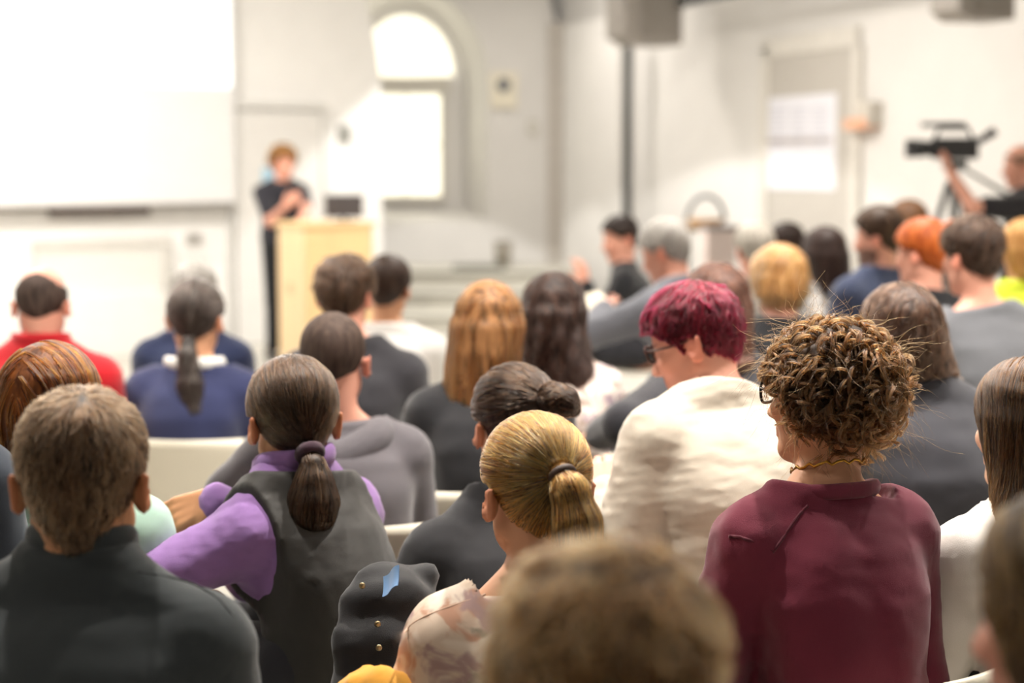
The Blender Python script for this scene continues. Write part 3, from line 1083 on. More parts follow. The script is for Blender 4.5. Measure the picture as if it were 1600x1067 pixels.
def curls(root, base, H, Rh, s, hp, parent):
    """ringlets: locks of strands that wind outward from the scalp"""
    r = np.random.default_rng(21)
    n = hp['locks']
    u = r.normal(size=(n * 6, 3))
    u /= np.linalg.norm(u, axis=1, keepdims=True)
    sc = u * np.array([.086, .104, .095]) + np.array([0, -.012, .028])
    yl, zl = hairline('curly')
    ok = sc[:, 2] > np.interp(sc[:, 1], yl, zl)
    sc, u = sc[ok][:n], u[ok][:n]
    n = len(sc)
    K, S = 34, hp.get('per', 10)
    turns = r.uniform(1.2, 2.6, n)
    R0 = r.uniform(.009, .0175, n)
    L = r.uniform(.032, .060, n) * (1 + 0.35 * np.clip(u[:, 2], 0, 1)) * (1 - 0.35 * np.clip(u[:, 1], 0, 1))
    t = np.linspace(0, 1, K)
    nrm = u / np.array([.09, .105, .095])
    nrm /= np.linalg.norm(nrm, axis=1, keepdims=True)
    tang = np.cross(nrm, r.normal(size=(n, 3)))
    tang /= np.linalg.norm(tang, axis=1, keepdims=True)
    down = np.array([0, -.15, -1.0])
    out = []
    flow = nrm * 0.40 + tang * 0.70 + np.array([0, -.18, 0])
    for q in range(S):
        dph = r.normal(size=n) * 0.16
        dR = 1 + r.normal(size=n) * 0.10
        dl = r.normal(size=(n, 3)) * 0.0016
        c = sc[:, None, :] + flow[:, None, :] * (L[:, None] * t)[:, :, None] + down * (L[:, None] * 0.62 * t ** 1.7)[:, :, None]
        ax = unit_rows(flow + down * 0.5)
        b1 = np.cross(ax, nrm + 0.01)
        b1 = unit_rows(b1)
        b2 = np.cross(ax, b1)
        ang = (turns[:, None] * 2 * np.pi * t ** 1.1) + (dph + np.arange(n))[:, None]
        rr = (R0 * dR)[:, None] * (0.25 + 0.9 * np.minimum(t * 2.2, 1))
        p = c + b1[:, None, :] * (np.cos(ang) * rr)[:, :, None] + b2[:, None, :] * (np.sin(ang) * rr)[:, :, None] + dl[:, None, :] * t[None, :, None]
        out.append(p)
    P_ = np.concatenate(out, 0)
    Wd = lambda p: (p * s) @ Rh.T + (H - base)
    key = hp['dark_key']
    strands(root, Wd(P_.reshape(-1, 3)).reshape(-1, K, 3), 0.00085, hair_mat(key, hp['sdark'], hp['slight'], True, 0.36), parent, 'curl_strands')
    # loose frizz around the outline
    m = hp.get('frizz', 700)
    ii = r.integers(0, n, m)
    K2 = 14
    t2 = np.linspace(0, 1, K2)
    L2 = r.uniform(.03, .068, m)
    fl = unit_rows(nrm[ii] * 1.0 + r.normal(size=(m, 3)) * 0.55)
    cv = r.normal(size=(m, 3)) * 0.035
    ph = r.uniform(0, 6.28, m)
    p = sc[ii][:, None, :] + fl[:, None, :] * (L2[:, None] * t2)[:, :, None] + cv[:, None, :] * (t2 ** 2)[None, :, None] + down * (0.03 * t2 ** 2)[None, :, None]
    p = p + (0.007 * np.sin(ph[:, None] + 11 * t2[None, :]) * t2)[:, :, None] * tang[ii][:, None, :] + (0.007 * np.cos(ph[:, None] + 11 * t2[None, :]) * t2)[:, :, None] * np.cross(nrm, tang)[ii][:, None, :]
    strands(root, Wd(p.reshape(-1, 3)).reshape(m, K2, 3), 0.0003, hair_mat(key, hp['sdark'], hp['slight'], True, 0.36), parent, 'frizz_strands')


def unit_rows(a):
    return a / np.maximum(np.linalg.norm(a, axis=1, keepdims=True), 1e-9)


# ------------------------------------------------------------------ shared small parts
M_eye = mat('eye_white', (0.75, 0.73, 0.70), 0.2, var=0.02)
M_iris = mat('eye_iris', (0.05, 0.035, 0.025), 0.15, var=0.1)
_b = MB().ball((0, 0, 0), 0.0125, 14)
EYE = bpy.data.meshes.new('eye')
_b.bm.to_mesh(EYE)
_b.bm.free()
EYE.materials.append(M_eye)
EYE.materials.append(M_iris)
for p_ in EYE.polygons:
    p_.material_index = 1 if p_.center.y > 0.0105 else 0
    p_.use_smooth = True

_g = Field(axis(-.07, .07, .011), axis(-.12, .2, .011), axis(-.02, .12, .011))
_g.cone((0, -.05, .03), (0, .12, .022), .04, .036, .02).cone((0, -.04, .05), (0, -.035, .1), .042, .046, .02)
_g.v = np.maximum(_g.v, -_g.grid()[2] + 0.002)
_V, _Q = _g.mesh()
SHOE = mesh_np('shoe', _V, _Q)
SHOE.materials.append(mat('shoe_leather', (0.03, 0.028, 0.026), 0.4))

M_seat = mat('cream_plastic', C('#cdc6b4'), 0.42, var=0.02)


def shell(w, z0, z1, yfun, t=0.012, nu=14, nv=9, rad=0.05):
    """a curved chair panel with rounded corners and real thickness"""
    V, Q = [], []
    for side in (0, 1):
        for j in range(nv + 1):
            for i in range(nu + 1):
                a, b = i / nu * 2 - 1, j / nv
                k = 1 - (max(0, abs(b * 2 - 1) - 0.55) / 0.45) ** 2.4 * 0.14
                x = a * w / 2 * k
                z = z0 + (z1 - z0) * b
                V.append((x, yfun(a, b) - side * t, z))
    n = (nu + 1) * (nv + 1)
    for j in range(nv):
        for i in range(nu):
            p = j * (nu + 1) + i
            Q.append((p, p + 1, p + nu + 2, p + nu + 1))
            Q.append((n + p + nu + 1, n + p + nu + 2, n + p + 1, n + p))
    for i in range(nu):
        Q.append((i + 1, i, n + i, n + i + 1))
        p = nv * (nu + 1) + i
        Q.append((p, p + 1, n + p + 1, n + p))
    for j in range(nv):
        p = j * (nu + 1)
        Q.append((p, p + nu + 1, n + p + nu + 1, n + p))
        p += nu
        Q.append((p + nu + 1, p, n + p, n + p + nu + 1))
    return V, Q


V_, Q_ = shell(0.47, 0.465, 0.69, lambda a, b: -0.195 - 0.045 * b + 0.055 * a * a)
BACK = mesh_np('backrest', V_, Q_)
V_, Q_ = shell(0.45, -0.19, 0.23, lambda a, b: -0.02 * (1 - (2 * b - 1) ** 2) + 0.012 * a * a)
V_ = np.array(V_)[:, [0, 2, 1]] * [1, 1, 1] + [0, 0, 0.445]
SEAT = mesh_np('seat', V_, np.array(Q_)[:, ::-1])
for me_ in (BACK, SEAT):
    me_.materials.append(M_seat)
LEGS = []
for sx in (-1, 1):
    for sy in (-1, 1):
        mb_ = MB().tube([(sx * .19, sy * .17 + .02, .43), (sx * .215, sy * .215 + .0, 0.0)], 0.011, 8)
        me_ = bpy.data.meshes.new('leg')
        mb_.bm.to_mesh(me_)
        mb_.bm.free()
        me_.materials.append(M_chrome)
        LEGS.append(me_)
STAYS = []
for sx in (-1, 1):
    mb_ = MB().tube([(sx * .16, -.16, .42), (sx * .17, -.196, .45), (sx * .165, -.204, .53)], 0.010, 8)
    me_ = bpy.data.meshes.new('back_stay')
    mb_.bm.to_mesh(me_)
    mb_.bm.free()
    me_.materials.append(M_chrome)
    STAYS.append(me_)


def chair(x, y, yaw, label):
    e = empty('chair', (x, y, 0), math.radians(yaw), label, 'chair', 'cream shell chairs of the audience')
    for n, me in [('backrest', BACK), ('seat', SEAT)] + [('back_stay', l) for l in STAYS] + [('leg', l) for l in LEGS]:
        link(n, me, None, e)
    return e


# ------------------------------------------------------------------ a figure
def hand_prims(F_, W, dirn, palm, side, curl=0.5, s=1.0, spread=0.25):
    """palm, four fingers and a thumb; dirn: wrist to knuckles, palm: palm normal, side: +1/-1 where the thumb is along lat"""
    d = unit(dirn)
    pn = unit(palm - np.dot(palm, d) * d)
    lat = np.cross(d, pn) * side
    for i, u in enumerate((-.029, -.010, .010, .028)):
        kn = W + d * (.088 - abs(u) * .25) * s + lat * u * s
        F_.cone(W + d * .01 + lat * u * .6 * s, kn, .0135 * s, .0115 * s, .008)
        L = (.062, .076, .083, .074)[i] * s
        v = unit(d + lat * u * spread * 12 + pn * curl * 0.35)
        m1 = kn + v * L * .45
        v2 = unit(v + pn * curl)
        m2 = m1 + v2 * L * .32
        v3 = unit(v2 + pn * curl)
        F_.cone(kn, m1, .0098 * s, .009 * s, .003)
        F_.cone(m1, m2, .009 * s, .0083 * s, .003)
        F_.cone(m2, m2 + v3 * L * .25, .0083 * s, .0072 * s, .003)
    tb = W + d * .025 * s + lat * .026 * s
    t1 = tb + unit(d * .75 + lat * .7 + pn * .25) * .042 * s
    F_.cone(tb, t1, .0145 * s, .0115 * s, .006)
    F_.cone(t1, t1 + unit(d + lat * .25 + pn * .3) * .034 * s, .0112 * s, .0085 * s, .003)


TONES = {'fair': '#d9a98a', 'warm': '#cf9a78', 'pink': '#dca08a', 'tan': '#c08a64', 'pale': '#e2b89c'}
LEFT, RGT = -1, 1
PEOPLE = {}


def person(name, label, head, hyaw, hair, top, pitch=8, roll=0, byaw=None, lean=(0, -.05), nb=(0, -.03, -.168), sw=.165, girth=1.0,
           tone='fair', tier=1, arms={}, sleeve='long', trousers=None, stand=False, s=1.0, collar=None, face=False, off=0.012,
           fold=0.004, flam=0.10, neck_r=.052, cut=0.04, seat_label=None, vest=None, hands=(), extra=None, fabric='sweater', lap=True, chair_yaw=None, tdepth=1.0, fold_v=False):
    H = P(*head)
    byaw = hyaw * 0.5 if byaw is None else byaw
    Rb = rz(byaw)
    Rh = rz(hyaw) @ rx(-pitch) @ ry(roll)
    N = H + Rb @ (np.array(nb) * s)
    z0 = 0.90 if stand else 0.455
    pel = H + Rb @ np.array([lean[0], lean[1], 0])
    pel[2] = z0
    base = np.array([pel[0], pel[1], 0.0])
    S = {sd: N + Rb @ np.array([sd * sw, -.01, -.07]) for sd in (LEFT, RGT)}
    J = {}
    for sd in (LEFT, RGT):
        e, w = arms.get(sd, (None, None))[:2]
        def res(v, dflt):
            if v is None:
                return dflt
            if v[0] == 'p':
                return P(*v[1:])
            return S[sd] + Rb @ (np.array(v) * [sd, 1, 1])
        if stand:
            E = res(e, S[sd] + Rb @ np.array([sd * .05, -.02, -.29]))
        else:
            E = res(e, S[sd] + Rb @ np.array([sd * .045, .05, -.27]))
        Wd_ = base + Rb @ np.array([sd * .07, .27, (z0 + .17)]) if not stand else E + Rb @ np.array([0, .05, -.25])
        W = res(w, Wd_)
        l1, l2 = .285 * s, .245 * s
        if w is not None and w[0] == 'p':        # reach the wrist point, elbow bent towards its hint
            v = W - S[sd]
            dd = min(max(np.linalg.norm(v), .12), (l1 + l2) * .985)
            W = S[sd] + unit(v) * dd
            al_ = (l1 * l1 - l2 * l2 + dd * dd) / (2 * dd)
            hh_ = math.sqrt(max(l1 * l1 - al_ * al_, 0))
            pv = E - S[sd]
            pv = unit(pv - unit(v) * float(pv @ unit(v)))
            E = S[sd] + unit(v) * al_ + pv * hh_
        else:
            E = S[sd] + unit(E - S[sd]) * l1
            W = E + unit(W - E) * l2
        J[sd] = (E, W)
    # legs
    LG = {}
    for sd in (LEFT, RGT):
        if stand:
            hip = base + Rb @ np.array([sd * .085, 0, .90])
            kn = base + Rb @ np.array([sd * .095, .02, .48])
            an = base + Rb @ np.array([sd * .10, -.01, .07])
        else:
            hip = base + Rb @ np.array([sd * .085, .02, .545])
            kn = base + Rb @ np.array([sd * .105, .37, .525])
            an = base + Rb @ np.array([sd * .11, .26, .09])
        LG[sd] = (hip, kn, an)
    allp = np.array([H, N, pel] + [p for sd in J for p in J[sd]] + [p for sd in LG for p in LG[sd]])
    lo, hi = allp.min(0) - .17, allp.max(0) + .17
    lo[2] = min(.03, lo[2])
    hi[2] = H[2] + .135 * s
    hb, hh = ((.0105, .0055), (.014, .009), (.018, .012))[tier]
    hr = .125 * s
    fx = [(H[0] - hr, H[0] + hr, hh)]
    fy = [(H[1] - hr, H[1] + hr, hh)]
    fz = [(H[2] - .14, H[2] + .14, hh)]
    for sd in hands:
        W = J[sd][1]
        fx.append((W[0] - .13, W[0] + .13, .0055)); fy.append((W[1] - .13, W[1] + .13, .0055)); fz.append((W[2] - .13, W[2] + .13, .0055))
    lowz = [] if stand else []
    zs = np.concatenate([axis(lo[2], z0 - .06, .026)[:-1], axis(z0 - .06, hi[2], hb, fz)]) if not stand else axis(lo[2], hi[2], hb, fz)
    T = Field(axis(lo[0], hi[0], hb, fx), axis(lo[1], hi[1], hb, fy), zs)
    # torso
    tz = N[2] - z0
    yb = Rb @ np.array([0, 1.0, 0])
    xb = Rb @ np.array([1.0, 0, 0])
    tq = [-.06, .0, .14, .42, .68, .84, .93, 1.0, 1.1]
    wid = np.array([.12, .15, .172, .146, .163, .160, .128, .078, .05]) * girth * (sw / .165) ** .5
    dep = np.array([.09, .105, .122, .108, .118, .106, .086, .062, .05]) * girth * tdepth

    def torso(X, Y, Z):
        t = (Z - z0) / tz
        tc_ = np.clip(t, 0, 1.1)
        g = tc_ ** 1.25
        b = -.035 * np.sin(np.pi * np.clip(t, 0, 1)) - .0
        cx = pel[0] + (N[0] - pel[0]) * g + b * yb[0]
        cy = pel[1] + (N[1] - pel[1]) * g + b * yb[1]
        dx, dy = X - cx, Y - cy
        a, c = dx * xb[0] + dy * xb[1], dx * yb[0] + dy * yb[1]
        w, e = np.interp(t, tq, wid), np.interp(t, tq, dep)
        n = 2.4
        r = (np.abs(a / w) ** n + np.abs(c / e) ** n) ** (1 / n)
        rho = np.sqrt(a * a + c * c)
        d = rho - rho / np.maximum(r, 1e-4)
        d = np.where(r < .02, -.06, d)
        return np.maximum(d, np.maximum(z0 - .035 - Z, Z - N[2] - .045))
    T.add(torso, lo, hi, .02)
    for sd in (LEFT, RGT):
        T.cone(N + Rb @ np.array([sd * .03, .0, .035]), S[sd] + Rb @ np.array([-sd * .03, 0, .018]), .042, .046 * girth ** .5, .045)
        T.cone(S[sd] + Rb @ np.array([-sd * .06, .01, -.06]), S[sd], .07 * girth, .058 * girth ** .5, .04)
    A = T.blank()
    for sd in (LEFT, RGT):
        E, W = J[sd]
        if sleeve == 'short':
            A.cone(S[sd] + np.array([0, 0, -.006]), S[sd] + (E - S[sd]) * .68, .060 * girth ** .7, .052 * girth ** .7, .02)
            continue
        A.cone(S[sd] + np.array([0, 0, -.006]), E, .060 * girth ** .7, .047 * girth ** .7, .02)
        if sleeve == 'long':
            A.cone(E, E + (W - E) * .93, .047 * girth ** .7, .034 * girth ** .4, .02)
    Ftop = smin(T.v, A.v, .022)
    # legs
    Lg = T.blank()
    for sd in (LEFT, RGT):
        hip, kn, an = LG[sd]
        Lg.cone(hip, kn, .086, .062, .03).cone(kn, an, .058, .042, .02)
    if stand:
        Lg.ell(base + np.array([0, 0, .92]), (.155, .11, .12), Rb, .04)
    else:
        Lg.ell(base + np.array([0, 0, .545]), (.165 * girth, .125, .10), Rb, .04)
    # exposed skin: head, neck, hands
    X_ = T.blank()
    hp = lambda v: H + Rh @ (np.array(v) * s)
    X_.ell(hp((0, -.012, .028)), np.array([.076, .094, .085]) * s, Rh, .01)
    X_.ell(hp((0, .028, -.035)), np.array([.059, .062, .084]) * s, Rh, .03)
    for sd in (-1, 1):
        X_.cone(hp((sd * .046, .0, -.058)), hp((sd * .012, .064, -.098)), .024 * s, .019 * s, .025)
        X_.ell(hp((sd * .034, .066, -.022)), np.array([.022, .02, .02]) * s, Rh, .02)
    X_.ell(hp((0, .072, -.100)), np.array([.02, .018, .016]) * s, Rh, .02)
    X_.cone(hp((0, .078, .004)), hp((0, .104, -.034)), .009 * s, .0115 * s, .012)
    ei = .012 if hair['style'] in ('long', 'curly') and not hair.get('ears') else 0.0
    for sd in (-1, 1):
        X_.ell(hp((sd * .012, .092, -.038)), np.array([.010, .010, .008]) * s, Rh, .008)
        X_.ell(hp((sd * .032, .098, .000)), np.array([.018, .022, .012]) * s, Rh, .012, sub=True)
        Re = Rh @ rz(sd * -30) @ rx(12)
        X_.ell(hp((sd * (.085 - ei), -.016, -.020)), np.array([.0085, .018, .030]) * s, Re, .006)
        X_.cone(hp((sd * (.091 - ei), -.034, .004)), hp((sd * (.088 - ei), -.026, -.040)), .0065 * s, .006 * s, .005)
        X_.ell(hp((sd * (.096 - ei), -.010, -.016)), np.array([.007, .009, .014]) * s, Re, .004, sub=True)
    X_.ell(hp((0, .086, -.060)), np.array([.024, .009, .0055]) * s, Rh, .008)
    X_.ell(hp((0, .085, -.072)), np.array([.021, .010, .0065]) * s, Rh, .008)
    X_.cone(hp((0, -.028, -.045)), N + Rb @ np.array([0, .012, -.02]), neck_r * s * .97, neck_r * s * 1.1, .03)
    for sd in (LEFT, RGT):
        E, W = J[sd]
        if sleeve == 'short':
            X_.cone(S[sd] + (E - S[sd]) * .5, E, .045, .041, .01)
            X_.cone(E, W, .041, .027, .015)
        else:
            X_.cone(E + (W - E) * .6, W, .029, .026, .015)
        if sd in hands:
            hd = arms[sd][2] if len(arms.get(sd, ())) > 2 else {}
            hand_prims(X_, W, hd.get('dir', W - E), np.array(hd.get('palm', (0, 0, -1.0))), hd.get('thumb', 1), hd.get('curl', .5))
        else:
            hand_prims(X_, W, W - E, np.array([0, 0, -1.0]), -sd, .3)
    inner = np.minimum(Ftop, Lg.v) + .016
    body = smin(inner, X_.v, .014)
    root = empty('person', tuple(base), 0, label, 'person')
    V, Q = T.mesh(body)
    me = mesh_np('body', V - base, Q)
    # skin tone per point: lips, ears, cheeks, brows differ from the rest
    q = (V - H) @ Rh / s
    tn = np.tile(np.array(C(TONES[tone])), (len(V), 1))
    def blend(mask, c, a):
        nonlocal tn
        w = (mask * a)[:, None]
        tn = tn * (1 - w) + np.array(c) * w
    gs = lambda c, r: np.exp(-(((q - np.array(c)) / np.array(r)) ** 2).sum(1))
    inhead = (np.abs(q) < .16).all(1)
    blend((np.abs(q[:, 0]) > .080) * inhead * (np.abs(q[:, 2]) < .06), np.array(C(TONES[tone])) * [1.0, .72, .66], .8)
    blend(gs((0, .09, -.066), (.024, .02, .010)), C('#a85850'), .8)
    for sd in (-1, 1):
        blend(gs((sd * .04, .08, -.04), (.025, .03, .025)), np.array(C(TONES[tone])) * [1.05, .8, .75], .5)
        blend(gs((sd * .032, .09, .022), (.02, .03, .005)), hair['dark'], .85)
    if hair.get('beard'):
        bm_ = inhead * (q[:, 2] < -.045) * (q[:, 2] > -.125) * (q[:, 1] > -.01)
        blend(bm_.astype(float), np.array(hair['dark']) * 1.4, .8)
    at = me.attributes.new('tone', 'FLOAT_COLOR', 'POINT')
    at.data.foreach_set('color', np.concatenate([tn, np.ones((len(tn), 1))], 1).astype(f32).ravel())
    link('body', me, skin_mat(), root)
    # clothing
    X, Y, Z = T.grid()
    seed = abs(hash_(name)) % 1000
    wr = waves(*((X * 1.5, Y * 1.5, Z * .55) if fold_v else (X * .8, Y * .8, Z * 1.6)), seed, flam) * fold + waves(X, Y, Z * 2.2, seed + 1, flam * .4) * fold * .4
    up = unit(H + Rh @ np.array([0, -.02, -.05]) - N)
    ncut = (X - N[0]) * up[0] + (Y - N[1]) * up[1] + (Z - N[2]) * up[2] - cut
    ncut = ncut + .35 * np.maximum((X - N[0]) * yb[0] + (Y - N[1]) * yb[1], 0)
    axd = [(X - N[0]), (Y - N[1]), (Z - N[2])]
    al = axd[0] * up[0] + axd[1] * up[1] + axd[2] * up[2]
    rad_ = np.sqrt(np.maximum(axd[0] ** 2 + axd[1] ** 2 + axd[2] ** 2 - al ** 2, 0))
    ncut = np.minimum(ncut, .125 - rad_)
    hem = z0 + (.03 if not stand else -.0)
    ftop = np.maximum(np.maximum(Ftop - off + wr, ncut), hem - Z)
    V, Q = T.mesh(ftop)
    o_top = link(fabric, mesh_np(fabric, V - base, Q), top, root)
    if vest is not None:
        vt = np.maximum(np.maximum(T.v - off - .012 + wr * .7, ncut + vest.get('drop', .03)), hem - .02 - Z)
        # armholes: cut away beyond the shoulder joint
        a = (X - N[0]) * xb[0] + (Y - N[1]) * xb[1]
        vt = np.maximum(vt, (np.abs(a) - sw * vest.get('w', .93)) * np.where(Z > N[2] - .28, 1, .0) - np.where(Z > N[2] - .28, 0, .05))
        V, Q = T.mesh(vt)
        link(vest['name'], mesh_np(vest['name'], V - base, Q), vest['mat'], root)
    if tier < 2 or stand:
        V, Q = T.mesh(np.maximum(Lg.v - .010, .075 - Z))
        link('trousers', mesh_np('trousers', V - base, Q), trousers or cloth('dark_trousers', C('#2b2b30')), root)
    else:
        V, Q = T.mesh(np.maximum(Lg.v - .014, .075 - Z))
        link('trousers', mesh_np('trousers', V - base, Q), trousers or cloth('dark_trousers', C('#2b2b30')), root)
    for sd in (LEFT, RGT):
        an = LG[sd][2]
        o = link('shoe', SHOE, None, root)
        o.location = Vector((an[0] - base[0], an[1] - base[1], 0.0))
        o.rotation_euler = (0, 0, math.radians(byaw))
    if collar:
        # knitted band lying on the neck
        pts = []
        fv = Ftop - off + wr
        rs = np.linspace(.03, neck_r * s * 1.1 + off + .022, 60)
        for k in range(40):
            an_ = 2 * PI * k / 40
            dv = xb * math.cos(an_) + np.cross(up, xb) * math.sin(an_)
            fw_ = rs * max(float(dv @ yb), 0)
            q_ = N + up * (cut - .003 + collar.get('lift', 0) - .35 * fw_)[:, None] + dv * rs[:, None]
            ins = T.sample(q_, fv) < 0
            j = int(np.argmin(ins)) - 1 if not ins.all() else 59
            j = j if j >= 8 else 40
            pts.append(j)
        jj = np.array(pts)
        jj = np.minimum(jj, np.median(jj) + 6).astype(float)
        for _ in range(6):
            jj = (np.roll(jj, 1) + 2 * jj + np.roll(jj, -1)) / 4
        pts = []
        for k in range(40):
            an_ = 2 * PI * k / 40
            dv = xb * math.cos(an_) + np.cross(up, xb) * math.sin(an_)
            r_ = float(np.interp(jj[k], np.arange(60), rs))
            pts.append(N + up * (cut - .003 + collar.get('lift', 0) - .35 * r_ * max(float(dv @ yb), 0)) + dv * r_)
        pts = np.array(pts)
        for _ in range(4):
            pts = (np.roll(pts, 1, 0) + 2 * pts + np.roll(pts, -1, 0)) / 4
        mbc = MB()
        tall = collar.get('tall', 1.3)
        rr = collar.get('r', .008)
        rows = []
        cen = pts.mean(0)
        for p_ in pts:
            out_ = unit(p_ - cen - up * float((p_ - cen) @ up))
            rows.append([mbc.bm.verts.new(tuple(p_ - base + out_ * rr * math.cos(t_) + up * rr * tall * math.sin(t_))) for t_ in np.linspace(0, 2 * PI, 10, endpoint=False)])
        for i_ in range(len(rows)):
            A_r, B_r = rows[i_], rows[(i_ + 1) % len(rows)]
            for k in range(10):
                mbc.bm.faces.new((A_r[k], B_r[k], B_r[(k + 1) % 10], A_r[(k + 1) % 10]))
        mbc.build(collar.get('name', 'collar'), collar.get('mat', top), root, True)
    if hair['style'] != 'none':
        ho = make_hair(root, base, H, Rh, hyaw, s, hair, tier)
        if hair['style'] == 'curly' and hair.get('locks'):
            curls(root, base, H, Rh, s, hair, ho)
        if hair.get('tie'):
            tl = hair['tail']
            a_, b_ = np.array(tl[0][:3]), np.array(tl[1][:3])
            ax = rz(hyaw) @ unit(b_ - a_)
            u_ = unit(np.cross(ax, [0.3, .2, 1]))
            v_ = np.cross(ax, u_)
            cc = H - base + rz(hyaw) @ (a_ + unit(b_ - a_) * hair['tie'].get('at', .004))
            tr = hair['tie']
            MB().ring(tuple(cc), tr['R'], tr['r'], tuple(u_), tuple(v_), 26, 8, 1.4).build('hair_tie', tr['mat'], root, True)
    if face:
        for sd in (-1, 1):
            o = link('eye', EYE, None, root)
            c = hp((sd * .032, .0625, .001)) - base
            M_ = Matrix([list(Rh[i]) + [c[i]] for i in range(3)] + [[0, 0, 0, 1]])
            o.matrix_local = M_
    if not stand:
        cy = chair_yaw if chair_yaw is not None else byaw
        lab = seat_label or 'cream chair under the ' + label
        chair(base[0], base[1], cy, lab)
    info = dict(root=root, base=base, H=H, Rh=Rh, N=N, S=S, J=J, Rb=Rb, T=T, ftop=ftop, s=s, top=o_top, hp=hp, xb=xb, yb=yb, up=up)
    if extra:
        extra(info)
    info['T'] = None if not extra else T
    PEOPLE[name] = info
    return info


def hash_(s):
    h = 7
    for ch in s:
        h = (h * 31 + ord(ch)) % 100003
    return h


def glasses(I, m, w=.062):
    """frame of two rims, bridge and temples that reach back over the ears"""
    hp, base = I['hp'], I['base']
    Rh = I['Rh']
    X_, Y_, Z_ = (Rh[:, 0], Rh[:, 1], Rh[:, 2])
    root = empty('glasses_frame', tuple(np.zeros(3)))
    root.parent = I['root']
    root.name = 'glasses'
    for sd in (-1, 1):
        c = hp((sd * .033, .094, .008)) - base
        pts = []
        for k in range(25):
            a = 2 * PI * k / 24
            ca, sa = math.cos(a), math.sin(a)
            ex = abs(ca) ** .6 * math.copysign(1, ca) * .026
            ez = abs(sa) ** .6 * math.copysign(1, sa) * .020
            pts.append(tuple(c + X_ * ex + Z_ * ez - Y_ * abs(ex) * .0))
        MB().tube(pts, .0027, 8).build('rim', m, root, True)
        a = hp((sd * .060, .093, .016)) - base
        b = hp((sd * .082, .030, .008)) - base
        c2 = hp((sd * .084, -.020, .004)) - base
        d2 = hp((sd * .082, -.038, -.018)) - base
        MB().tube([tuple(a), tuple(b), tuple(c2), tuple(d2)], .0028, 8).build('temple', m, root, True)
    p, q, r = hp((-.008, .095, .014)) - base, hp((0, .099, .016)) - base, hp((.008, .095, .014)) - base
    MB().tube([tuple(p), tuple(q), tuple(r)], .0025, 8).build('bridge', m, root, True)


def surf_point(I, px, py, d0=1.0, d1=6.0):
    """where the line of sight through a pixel meets a figure's garment"""
    T, v = I['T'], I['ftop']
    d = np.linspace(d0, d1, 900)
    pts = np.array([P(px, py, x) for x in d])
    f = T.sample(pts, v)
    inside = (pts[:, 0] > T.xs[0]) & (pts[:, 0] < T.xs[-1]) & (pts[:, 1] > T.ys[0]) & (pts[:, 1] < T.ys[-1]) & (pts[:, 2] < T.zs[-1])
    k = np.argmax((f < 0) & inside)
    return pts[k]


def seam(I, pix, r=.0022, m=None, name='seam'):
    pix = np.array(pix, float)
    tt_ = np.linspace(0, len(pix) - 1, 30)
    pix = np.stack([np.interp(tt_, np.arange(len(pix)), pix[:, i]) for i in (0, 1)], 1)
    pts = [surf_point(I, *p) for p in pix]
    pts = np.array(pts)
    pts = pts + I['T'].normal(pts, I['ftop']) * r * .8
    for _ in range(3):
        pts[1:-1] = (pts[:-2] + 2 * pts[1:-1] + pts[2:]) / 4
    MB().tube([tuple(p - I['base']) for p in pts], r, 6).build(name, m, I['root'], True)
# ------------------------------------------------------------------ the audience
def hr(style, key, dark, light, **kw):
    d = dict(style=style, dark_key=key, dark=C(dark), light=C(light))
    for k in ('sdark', 'slight'):
        if k in kw:
            kw[k] = C(kw[k])
    d.update(kw)
    return d


def long_drop(L, w0=.088, w1=.095, e0=.05, e1=.035, yc=-.065, x1=0.0, y1=-.085):
    return [(.045, w0 * .7, e0 * .8, yc + .045, 0), (.01, w0, e0 + .03, yc + .045, 0), (-.06, w0 + .004, e0 + .02, yc + .02, x1 * .1), (-.14, (w0 + w1) / 2, e0, yc, x1 * .3),
            (-L * .75, w1, (e0 + e1) / 2, y1, x1 * .75), (-L, w1 * .55, e1 * .7, y1, x1)]


BLACK = cloth('black_knit', C('#1f1f22'))
NAVY = cloth('navy_jacket', C('#2c3152'))
NAVY2 = cloth('navy_coat', C('#27304f'))
CHAR = cloth('charcoal_blazer', C('#35353b'))

# --- the sharp row
def curly_extra(I):
    glasses(I, mat('glasses_dark', (0.012, 0.014, 0.016), 0.25))
    mar = cloth('maroon_seam', C('#501726'))
    seam(I, [(1140, 838), (1156, 839), (1173, 845), (1193, 854), (1209, 862)], .0034, mar)
    seam(I, [(1209, 860), (1222, 842), (1236, 822), (1250, 803), (1262, 790)], .003, mar)
    c0 = I['N'] + I['up'] * .055 - I['base']
    pts = []
    for k in range(40):
        a = 2 * PI * k / 40
        pts.append(c0 + I['xb'] * math.cos(a) * .064 + np.cross(I['up'], I['xb']) * math.sin(a) * .068 + I['up'] * (.004 * math.cos(a * 14) - .012 * math.sin(a)))
    MB().tube([tuple(p) for p in pts + pts[:1]], .0026, 6).build('necklace', mat('gold_chain', C('#b88a3a'), 0.3, metal=1.0), I['root'], True)

person('curly', 'person in a maroon sweater and dark glasses watching the stage', (1287, 616, 2.28), 52,
       hr('curly', 'curly_brown', '#2a1c12', '#4a3424', top=.020, side=.018, back=.004, lump=.008, lam=.03, n=0, locks=620, per=14, frizz=1000,
          sdark='#3d2a1a', slight='#8f6a45', seed=11), cloth('maroon', C('#642032'), var=.10, sheen=.2), pitch=4, byaw=20, lean=(-.015, -.09), nb=(-.016, -.035, -.178), sw=.148,
       tone='warm', tier=0, girth=.98, fold=.008, flam=.15, fold_v=True, neck_r=.052, collar=dict(r=.010, tall=1.5, lift=.002), face=True, extra=curly_extra, cut=.016,
       arms={LEFT: ((.07, .02, -.27), None), RGT: ((.05, .02, -.28), None)})

